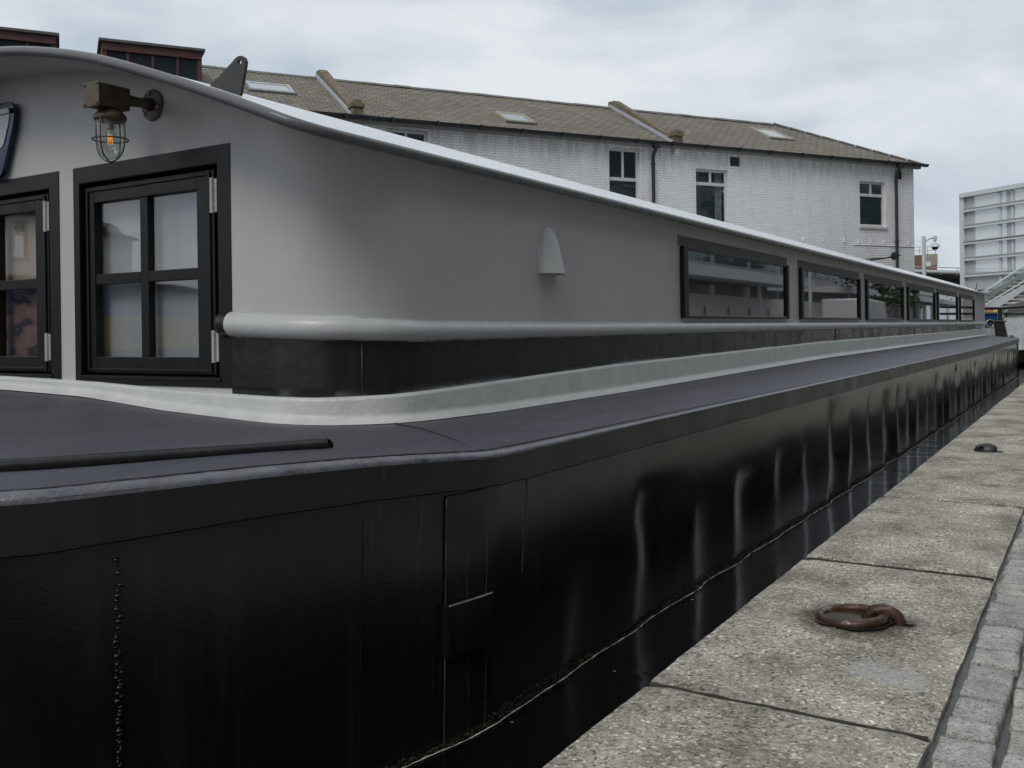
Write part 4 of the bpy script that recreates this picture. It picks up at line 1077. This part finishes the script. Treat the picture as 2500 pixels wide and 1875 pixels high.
# red-brick tower far off
tw = thing('brick_tower_block', 'small red brick tower with pale upper corner and rooftop railings, far behind the white building', 'building', (-23,162,0), rad(12), local=True)
tm = MB().box((-9,0,0),(1.4,8,11.9)).build('wall', RBRICK, tw)
CON2 = plain('pale_render', (.30,.27,.22), .8)
MB().box((-.7,-.08,10.2),(1.48,-.001,12.0)).box((1.401,-.07,10.2),(1.47,8,12.0)).build('render_panel', CON2, tw)
MB().box((-9.1,-.3,7.6),(2.3,-.081,8.6)).build('concrete_band', CON2, tw)
MB().box((-.2,-.14,10.1),(.5,-.0815,10.8)).build('window', WHITEF, tw)
m = MB()
for k in range(9): m.tube([(-8+k*1.15,.3,11.9),(-8+k*1.15,.3,13.2)], .05, 5)
for z in (12.6,13.2): m.tube([(-9,.3,z),(1.4,.3,z)], .05, 5)
m.build('roof_railing', WSD, tw)
# canopy deck
cn = thing('white_canopy_deck', 'flat white edged canopy with a dark ribbed underside, between white building and glazed screen', 'canopy', (-8.6,65.2,0))
P0 = at(2180,656,60); P1 = at(2760,672,60); dv = (P1-P0); dv.z = 0; back = Vector((-dv.y, dv.x, 0)).normalized()*-1
if back.dot(P0) < 0: back = -back
m = MB(); m.prism([P0, P1, P1-Vector((0,0,.22)), P0-Vector((0,0,.22))], back*.3); m.build('fascia', WST, cn)
m = MB(); a_ = P0-Vector((0,0,.225)); b_ = P1-Vector((0,0,.225)); m.prism([a_+back*.0, b_+back*.0, b_+back*14-Vector((0,0,-.1)), a_+back*14-Vector((0,0,-.1))], (0,0,.08)); m.build('deck_slab', plain('underside', (.10,.095,.085), .8), cn)
m = MB()
for k in range(16): s0 = a_.lerp(b_, k/15); m.prism([s0+Vector((-.08,0,-.07)), s0+Vector((.08,0,-.07)), s0+Vector((.08,0,-.001)), s0+Vector((-.08,0,-.001))], back*13)
m.build('ribs', plain('rib', (.16,.15,.135), .8), cn)
m = MB(); m.tube([P0+Vector((0,0,.16)), P1+Vector((0,0,.16))], .03, 6)
for k in range(12): s0 = P0.lerp(P1, k/11); m.tube([s0, s0+Vector((0,0,.16))], .02, 5)
m.build('handrail', WSD, cn)
m = MB(); b0 = P0+back*6; b1 = P1+back*6; b0.z = b1.z = 0; m.prism([b0, b1, b1+Vector((0,0,4.25)), b0+Vector((0,0,4.25))], back*.3); m.build('back_wall', plain('dark_back_wall', (.11,.11,.10), .8), cn)
# staircase
sc = thing('outdoor_staircase', 'white outdoor staircase rising to the right with glass balustrade and timber treads', 'staircase', tuple(Vector((at(2460,790,29).x, at(2460,790,29).y, 0))))
D = 29; q0, q1, q2, q3 = at(2400,751,D), at(2437,751,D), at(2560,671.5,D), at(2560,666.5,D)
q1 = at(2440,750,D); q2 = at(2560,672,D); q3 = at(2560,666,D); q0 = at(2405,748,D)
bk = F*.06
MB().prism([q0, at(2437,751,D), at(2560,671,D), at(2560,664,D), at(2410,745,D)], bk).build('stringer', WST, sc)
MB().tube([at(2403,712,D), at(2560,610,D)], .028, 8).build('handrail', WST, sc); MB().tube([at(2405,744,D)-F*.02, at(2560,650,D)-F*.02], .022, 8).build('lower_rail', WST, sc)
GB = clear_glass('balustrade_glass', 1.45, 0, (.85,.92,.90))
MB().prism([at(2406,716,D), at(2406,742,D), at(2560,648,D), at(2560,613,D)], F*.012).build('balustrade_panel', GB, sc)
for k, u in enumerate((2452, 2496)): MB().tube([at(u,712-(u-2403)*.65,D), at(u,744-(u-2405)*.606,D)], .01, 6).build('baluster', WSD, sc)
TRD = plain('timber_tread', (.24,.20,.16), .7, var=.3)
m = MB()
for k in range(9):
    p_ = at(2436+k*14, 753-k*9.2, D)+F*.07; m.box((0,0,0), (1,1,1), Matrix(((R.x*.42, F.x*1.5, 0, p_.x), (R.y*.42, F.y*1.5, 0, p_.y), (0,0,.05,p_.z-.02), (0,0,0,1))))
m.build('treads', TRD, sc)
MB().prism([at(2405,748,D)+F*1.6, at(2437,751,D)+F*1.6, at(2560,671,D)+F*1.6, at(2560,664,D)+F*1.6], bk).build('far_stringer', WSD, sc)
MB().prism([at(2430,800,D+2.5), at(2600,800,D+2.5), at(2600,700,D+2.5), at(2470,745,D+2.5)], F*.2).build('landing_wall', plain('landing_wall_panel', (.20,.20,.20), .8), sc)

# blue narrowboat
def prism_uv(m, pts, d, thick): return m.prism([at(u, v, d) for u, v in pts], F*thick)
NBB = plain('blue_boat_paint', (.012,.075,.21), .3, var=.15); 
nb = thing('blue_narrowboat', 'bright blue boat with a brass porthole and white lower hull, moored beyond the stern', 'boat', tuple(Vector((-3.2,38,WZ))))
D = 33
m = MB(); prism_uv(m, [(2380,767),(2456,766),(2460,800),(2380,802)], D, 2.2); m.build('cabin_side', NBB, nb)
m = MB(); prism_uv(m, [(2376,763.5),(2462,762.5),(2462,765.8),(2376,766.8)], D-.05, 2.4); m.build('cabin_roof', plain('teal_roof', (.05,.14,.20), .5), nb)
m = MB(); prism_uv(m, [(2376,802.2),(2470,800.2),(2470,826),(2376,828)], D-.08, 2.4); m.build('white_side', plain('white_boat_paint', (.42,.46,.47), .4), nb)
m = MB(); prism_uv(m, [(2376,828.2),(2475,826.2),(2472,846),(2376,848)], D-.06, 2.4); m.build('hull', BAND, nb)
pc = at(2417,790,D-.03); m = MB(); m.tube([pc+R*.13*math.cos(a_*math.pi/12)+Vector((0,0,.13*math.sin(a_*math.pi/12))) for a_ in range(24)], .028, 8, closed=True); m.build('porthole', plain('brass_ring', (.42,.33,.17), .35, .6), nb, smooth=True)
def blob(name, label, cat, u0, u1, v0, v1, col, D=33.4, group=None):
    c_ = (at(u0,v1,D)+at(u1,v1,D))/2; w_ = (at(u1,v1,D)-at(u0,v1,D)).length/2; h_ = (at(u0,v0,D)-at(u0,v1,D)).length
    m = MB(); rows = []
    for i in range(7):
        ph = i/6*math.pi/2; rr = math.cos(ph)**.6 if i < 6 else .02
        rows.append([c_+Vector((w_*rr*(1+.12*noise.noise(Vector((math.cos(a_)*2, i, u0)))) * math.cos(a_), w_*.7*rr*math.sin(a_), h_*math.sin(ph)*(1+.1*noise.noise(Vector((a_, i, u0)))))) for a_ in [2*math.pi*k/14 for k in range(14)]])
    m.grid(rows, close=True); m.f.append(list(range(14))); o = m.build(name, plain(name+'_fabric', col, .6, var=.2), None, smooth=True); return tag(o, label, cat, group)
blob('life_jacket', 'orange life jacket heaped on the roof of the blue boat', 'life jacket', 2398, 2423, 757.5, 764, (.55,.12,.05))
blob('yellow_cover', 'yellow cover lying on the blue boat beside the orange life jacket', 'cover', 2424, 2446, 756, 763.5, (.55,.42,.06))
m = MB(); c_ = at(2460.5,766,32.2); m.lathe([(0,0),(.085,0),(.108,.155),(.115,.155),(.115,.165),(.10,.165),(.088,.01),(0,.01)], c_, 18); tag(m.build('bucket', plain('lime_plastic', (.20,.42,.05), .4), None, auto=40), 'lime green plastic bucket on the blue boat behind the black railing', 'bucket')
m = MB(); m.tube([at(2405.5,764,33.2), at(2404.5,736,33.2)], .045, 8); m.tube([at(2404.5,738,33.2), at(2409,744,33.2)], .04, 8); tag(m.build('yellow_pole', plain('yellow_paint', (.55,.40,.03), .5), None, auto=40), 'short upright yellow pole at the end of the grey cabin', 'pole')
# barge with black rail and mesh gate
bg2 = thing('moored_barge', 'black barge stern with pipe railing and wire mesh panel behind the houseboat', 'barge', (-1.6,29.6,WZ))
D = 26
m = MB(); prism_uv(m, [(2470,858),(2620,852),(2620,895),(2472,884)], D, 3.5); m.build('hull', BAND, bg2, bevel=.03)
m = MB(); prism_uv(m, [(2446,854),(2620,848),(2620,852),(2450,858)], D-.05, 3.6); m.build('deck_edge', WSD, bg2)
RB = plain('black_pipe', (.018,.018,.020), .3)
m = MB(); m.tube(smooth_curve([at(2395,754,D), at(2420,752.5,D), at(2443,752.5,D), at(2475,750.5,D), at(2620,742,D)], 6), .036, 8)
m.tube([at(2449,766,D), at(2620,760,D)], .034, 8); m.build('rail', RB, bg2, smooth=True)
m = MB(); m.tube([at(2441,752,D), at(2441,800,D)], .058, 10); m.build('post', RB, bg2, auto=40)
m = MB(); m.tube([at(2456,764,D-.05), at(2456,778,D-.05)], .035, 8); m.build('post', RB, bg2, auto=40)
m = MB(); A_ = at(2451,776,D-.1); B_ = at(2560,770,D-.1); C_ = at(2452,856,D-.1); Dn = at(2560,850,D-.1)
for e0, e1 in ((A_, B_), (A_, C_), (C_, Dn)): m.tube([e0, e1], .014, 6)
mp_ = m.build('mesh_frame', WSD, bg2)
m = MB(); nxm = 34
def P_(s_, t_): return A_.lerp(B_, s_).lerp(C_.lerp(Dn, s_), t_)
for i in range(-26, nxm):
    s0, t0, s1, t1 = i/nxm, 0, i/nxm+.72, 1
    if s0 < 0: t0 = -s0/.72; s0 = 0
    if s1 > 1: t1 = t0+(1-s0)/.72 if s0 > 0 or t0 > 0 else (1-i/nxm)/.72; s1 = 1; t1 = (1-i/nxm)/.72
    if t0 < 1 and t1 > t0:
        m.tube([P_(s0, t0), P_(s1, min(1, t1))], .0075, 4, cap=False); m.tube([P_(s0, 1-t0), P_(s1, 1-min(1, t1))], .0075, 4, cap=False)
tag(m.build('wire_mesh', plain('galvanised_wire', (.68,.71,.73), .4), mp_, fixn=False), kind='stuff')
c_ = at(2500,795,D+.15); m = MB(); m.tube([c_+R*.20*math.cos(a_*math.pi/12)+Vector((0,0,.20*math.sin(a_*math.pi/12))) for a_ in range(24)], .06, 8, closed=True); tag(m.build('life_ring', plain('life_ring_cover', (.50,.48,.40), .6), None, smooth=True), 'pale life ring hanging behind the wire mesh at the right edge', 'life ring')
m = MB(); prism_uv(m, [(2447,800),(2600,800),(2600,838),(2447,838)], D+3.2, .2); m.build('cabin_side', plain('pale_blue_panel', (.16,.24,.34), .5), bg2)

# ------------------------------------------------------------------ things on the quay
RU = rust_mat('rusty_ring')
rg = thing('mooring_ring', 'thick rusty iron ring in a small puddle set in the concrete coping', 'mooring ring', (-.655,3.02,0))
m = MB(); c_ = Vector((-.655,3.015,.010))
m.tube([c_+Vector((.094*math.cos(2*math.pi*k/40), .094*math.sin(2*math.pi*k/40), .008*math.cos(2*math.pi*k/40))) for k in range(40)], [.0152+.0016*noise.noise(Vector((k*.6,0,0))) for k in range(40)], 14, closed=True); m.build('ring', RU, rg, smooth=True)
m = MB(); e0 = Vector((-.568,3.035,0)); ax = Vector((.95,.12,0)).normalized()
pts = [e0+ax*(.048*math.cos(a_))+Vector((0,0,.044*math.sin(a_)-.006)) for a_ in [math.pi*1.15-math.pi*1.3*k/16 for k in range(17)]]
m.tube(pts, [.015+.006*(k/16) for k in range(17)], 12); m.build('staple', RU, rg, smooth=True)
def disc(r, z, cxy, jag, seed, n=48, sx=1, sy=1):
    m = MB(); c_ = Vector((cxy[0], cxy[1], z)); vs = [c_]
    for k in range(n):
        a_ = 2*math.pi*k/n; rr = r*(1+jag*noise.noise(Vector((math.cos(a_)*2, math.sin(a_)*2, seed)))); vs.append(c_+Vector((rr*sx*math.cos(a_), rr*sy*math.sin(a_), 0)))
    m.add(vs, [(0, k+1, (k+1)%n+1) for k in range(n)]); return m
WET = plain('wet_recess', (.024,.018,.013), .5, var=.4, vs=30, bmp=.002, bs=60, spec=.25)
disc(.116, .0062, (-.650,3.015), .16, 2).build('wet_recess', WET, rg)
disc(.032, .0064, (-.512,3.045), .12, 5, sx=1.1, sy=.6).build('staple_recess', plain('damp_recess', (.03,.027,.022), .5), rg)
pm, t, p = base_mat('puddle_water'); p.inputs['Base Color'].default_value = (.040,.022,.010,1); p.inputs['Specular IOR Level'].default_value = .05; p.inputs['Roughness'].default_value = .2
disc(.090, .0068, (-.655,3.015), .02, 3).build('puddle', pm, rg)
cl = MB(); rows = []; c_ = Vector((-.684,7.44,-.002)); K = 24
for i in range(9):
    ph = i/8*math.pi/2; rr = math.cos(ph)
    rows.append([c_+Vector((max(-.085, min(.062, .085*math.cos(a_)*max(rr,.02))), .058*math.sin(a_)*max(rr,.02), .062*math.sin(ph))) for a_ in [2*math.pi*k/K for k in range(K)]])
CLM = plain('black_iron', (.028,.028,.031), .38, .2, bmp=.001)
ck = thing('mooring_cleat', 'low black iron domed cleat with a round hole on the coping further along', 'cleat', (-.684,7.44,0))
cl.grid(rows, close=True); cl.prism([c_+Vector((.0,-.045,.002)), c_+Vector((.098,-.03,.002)), c_+Vector((.098,.03,.002)), c_+Vector((0,.045,.002))], (0,0,.008)); cl.build('dome', CLM, ck, auto=50)
MB().lathe([(0,0),(.013,0),(.015,.002),(.013,.004)], c_+Vector((-.030,-.052,.033)), 16, Matrix.Rotation(rad(112),4,'X')).build('hole', plain('hole_dark', (.002,.002,.002), .9), ck)
# waste leaves on the water
LF = plain('leaf', (.20,.17,.10), .7); random.seed(31)
for k, (u, v) in enumerate(((1500,1640),(1690,1465),(1250,1765))):
    d_ = ray(u, v); p_ = CAM+d_*((-.9-.3)/d_.z); a_ = random.uniform(0, 3); s_ = random.uniform(.004, .008)
    m = MB(); e = Vector((math.cos(a_), math.sin(a_), 0))*s_*1.8; f_ = Vector((-math.sin(a_), math.cos(a_), 0))*s_
    m.add([p_+e+Vector((0,0,.002)), p_+f_+Vector((0,0,.003)), p_-e+Vector((0,0,.002)), p_-f_+Vector((0,0,.0025))], [(0,1,2,3)])
    tag(m.build('fallen_leaf', LF), ('tiny pale leaf floating on the dark water, middle of three beside the hull', 'tiny pale leaf floating on the dark water, farthest of three beside the hull', 'tiny pale leaf floating on the dark water, nearest of three beside the hull')[k], 'leaf', 'leaves floating beside the hull')

# ------------------------------------------------------------------ what stands on the quay side and shows in the windows
ob = thing('glass_office_building', 'tall pale office block with rows of blue grey glazing behind the quay', 'building', (13,-20,0), 0, local=True)
OBW = plain('office_cladding', (.42,.415,.40), .6, var=.1); OG = dark_glass('office_glass', (.09,.13,.145), 1.6)
LN = 150
MB().box((0,0,3.6),(14,LN,18)).build('wall', OBW, ob)
MB().box((1.5,1,0),(13,LN-1,3.59)).build('ground_floor_wall', plain('dark_shopfront', (.32,.31,.30), .5, var=.3, vs=.6), ob)
for fl in range(4):
    z0 = 4.4+fl*3.4
    for k in range(24):
        y0 = 1+k*6.2; MB().box((-.05,y0,z0),(.0,y0+5.5,z0+2.6)).build('window', OG, ob)
for k in range(25): MB().box((.2,1+k*6.2,0),(.6,1.4+k*6.2,3.6)).build('column', OBW, ob)
cp = thing('entrance_canopy', 'long white canopy on slim posts along the office block', 'canopy', (9.6,14,0), 0, local=True)
m = MB(); m.prism([(-2.2,0,2.75),(2.6,0,3.05),(2.6,0,3.3),(-2.2,0,3.15)], (0,34,0)); m.prism([(-2.2,42,2.75),(2.6,42,3.05),(2.6,42,3.3),(-2.2,42,3.15)], (0,60,0)); m.build('slab', WST, cp)
for k in range(12): MB().tube([(-1.6,1+k*8.6,0),(-1.6,1+k*8.6,2.8)], .08, 8).build('post', WST, cp)
ho = thing('site_hoarding', 'white boarded hoarding in front of the office block', 'hoarding', (9.5,26,0), 0, local=True)
MB().box((0,-6,0),(.08,34,2.3)).build('boards', plain('hoarding_board', (.80,.79,.77), .6), ho)
for k in range(9): MB().box((-.08,k*3,0),(-.001,k*3+.06,1.8)).build('post', WSD, ho)
LEAF = plain('foliage', (.05,.085,.022), .7, var=.5, vs=4)
BARK = plain('bark', (.06,.05,.04), .9)
def tree(x, y, h, r_, lab):
    tt = thing('tree', lab, 'tree', (x,y,0), 0, 'trees on the quay', local=True)
    m = MB().tube([(0,0,0),(.05,.02,h*.4),(.0,.1,h*.7)], [.14,.11,.05], 8)
    for k in range(6): a_ = k*1.05; m.tube([(0,.05,h*.45),(r_*.6*math.cos(a_), r_*.6*math.sin(a_), h*.75)], [.05,.02], 6)
    m.build('trunk', BARK, tt, smooth=True)
    m = MB(); cl_ = [(Vector((random.gauss(0,r_*.45), random.gauss(0,r_*.45), h*.78+random.gauss(0,h*.12))), r_*.4) for _ in range(16)]
    for i in range(5200):
        c_, rr = random.choice(cl_); p_ = c_+Vector((random.gauss(0,1), random.gauss(0,1), random.gauss(0,.8)))*rr*.55
        e = Vector((random.uniform(-1,1), random.uniform(-1,1), random.uniform(-1,1))).normalized()*.12; f_ = Vector((random.uniform(-1,1), random.uniform(-1,1), random.uniform(-1,1))).normalized()*.09
        m.add([p_-e, p_+f_, p_+e, p_-f_], [(0,1,2,3)])
    m.build('crown', LEAF, tt, fixn=False)
tree(5.5,55,5.5,2.0,'leafy green tree at the near end of the canopy row on the quay'); tree(6.5,72,6.5,2.4,'taller leafy green tree farther along the quay'); tree(5.5,92,7,2.6,'farthest leafy green tree on the quay')
def planter(x, y, lab):
    tt = thing('planter', lab, 'planter', (x,y,0), 0, 'planters along the quay', local=True)
    MB().box((-.25,-.6,0),(.25,.6,.4)).build('box', plain('planter_timber', (.10,.07,.05), .8), tt, bevel=.01)
    m = MB()
    for i in range(700):
        p_ = Vector((random.uniform(-.25,.25), random.uniform(-.6,.6), .4+abs(random.gauss(0,.13)))); e = Vector((random.uniform(-1,1), random.uniform(-1,1), random.uniform(-.3,1))).normalized()*.07; f_ = Vector((random.uniform(-1,1), random.uniform(-1,1), 0)).normalized()*.02
        m.add([p_-f_, p_+f_, p_+e], [(0,1,2)])
    m.build('plants', LEAF, tt, fixn=False)
for k, y in enumerate((16,19.5,24,31)): planter(4.2+k*.6, y, ('nearest timber planter of green shrubs', 'second timber planter of green shrubs', 'third timber planter of green shrubs', 'farthest timber planter of green shrubs')[k]+' on the quay')
vn = thing('white_van', 'white delivery van with red tail lights parked on the quay by the trees', 'van', (4.6,44,0), rad(90), local=True)
VW = plain('van_white', (.62,.63,.64), .25, var=.03)
MB().prism([(-2.4,-.95,.35),(2.5,-.95,.35),(2.5,-.95,1.0),(1.9,-.95,1.15),(1.35,-.95,1.95),(-2.4,-.95,2.05)], (0,1.9,0)).build('body', VW, vn, bevel=.08, seg=3, auto=40)
MB().prism([(1.93,-.8,1.17),(1.42,-.8,1.86),(1.44,-.8,1.88),(1.97,-.8,1.19)], (0,1.6,0)).build('windscreen', OG, vn)
for sx in (-1.5,1.6):
    for sy in (-.96,.76):
        wh = MB().lathe([(0,0),(.33,0),(.35,.03),(.35,.17),(.33,.2),(0,.2)], (sx,sy+.2,.35), 24, Matrix.Rotation(rad(90),4,'X')).build('wheel', plain('tyre', (.02,.02,.02), .8), vn, auto=40)
        MB().lathe([(0,0),(.18,0),(.2,.01),(0,.01)], (sx,sy+(-.001 if sy < 0 else .211),.35), 20, Matrix.Rotation(rad(90),4,'X')).build('rim', CHROME, wh, auto=40)
TL = emis('tail_light_red', (1,.03,.02), 3)
for sy in (-.88,.72): MB().box((-2.45,sy,.9),(-2.405,sy+.16,1.25)).build('tail_light', TL, vn, bevel=.01)
for k, y in enumerate((12,27,43)):
    lp = thing('lamp_post', ('slim white lamp post nearest the bow', 'slim white lamp post beside the planters', 'slim white lamp post beside the van')[k]+' on the quay', 'lamp post', (6.4,y,0), 0, 'lamp posts on the quay', local=True)
    MB().tube([(0,0,0),(0,0,4.6)], [.07,.045], 10).build('post', WST, lp, auto=40); MB().lathe([(0,0),(.16,0),(.20,.05),(.10,.12),(0,.14)], (0,0,4.6), 16).build('lamp_head', WSD, lp, auto=40)
m = thing('brick_warehouse', 'long dark brick warehouse behind the camera on the quay', 'building', (14,-60,0), 0, local=True)
MB().box((0,0,0),(10,36,11)).build('wall', brick_red('brown_brick', (.16,.10,.07), (.12,.075,.055)), m)
for k in range(9): MB().box((-.05,1+k*4,1.2),(0,3+k*4,3.2)).build('window', OG, m); MB().box((-.05,1+k*4,5.2),(0,3+k*4,7.2)).build('window', OG, m)
# boat moored ahead across the canal, seen only in the front panes
yb = thing('painted_narrowboat', 'blue and yellow painted narrowboat moored ahead of the bow', 'boat', (-13.5,-5.5,WZ), rad(62), local=True)
YEL = plain('yellow_band', (.45,.30,.05), .4, var=.4, vs=2)
MB().prism([(-7,-.95,0),(6.4,-.95,0),(7.6,-.2,.0),(7.6,.2,0),(6.4,.95,0),(-7,.95,0)], (0,0,.75)).build('hull', BAND, yb, bevel=.04)
cbm = MB().prism([(-5.4,-.8,.751),(4.6,-.8,.751),(4.6,-.68,1.9),(-5.4,-.68,1.9)], (0,1.4,0)); cbm.build('cabin', NBB, yb, bevel=.05)
MB().box((-5.2,-.86,1.0),(4.4,-.80,1.45)).build('painted_panel', YEL, yb); MB().box((-5.5,-.85,1.901),(4.7,.85,1.95)).build('roof', WST, yb, bevel=.02)
for k in range(4): MB().box((-4.2+k*2.3,-.875,1.1),(-3.5+k*2.3,-.861,1.38)).build('window', OG, yb)
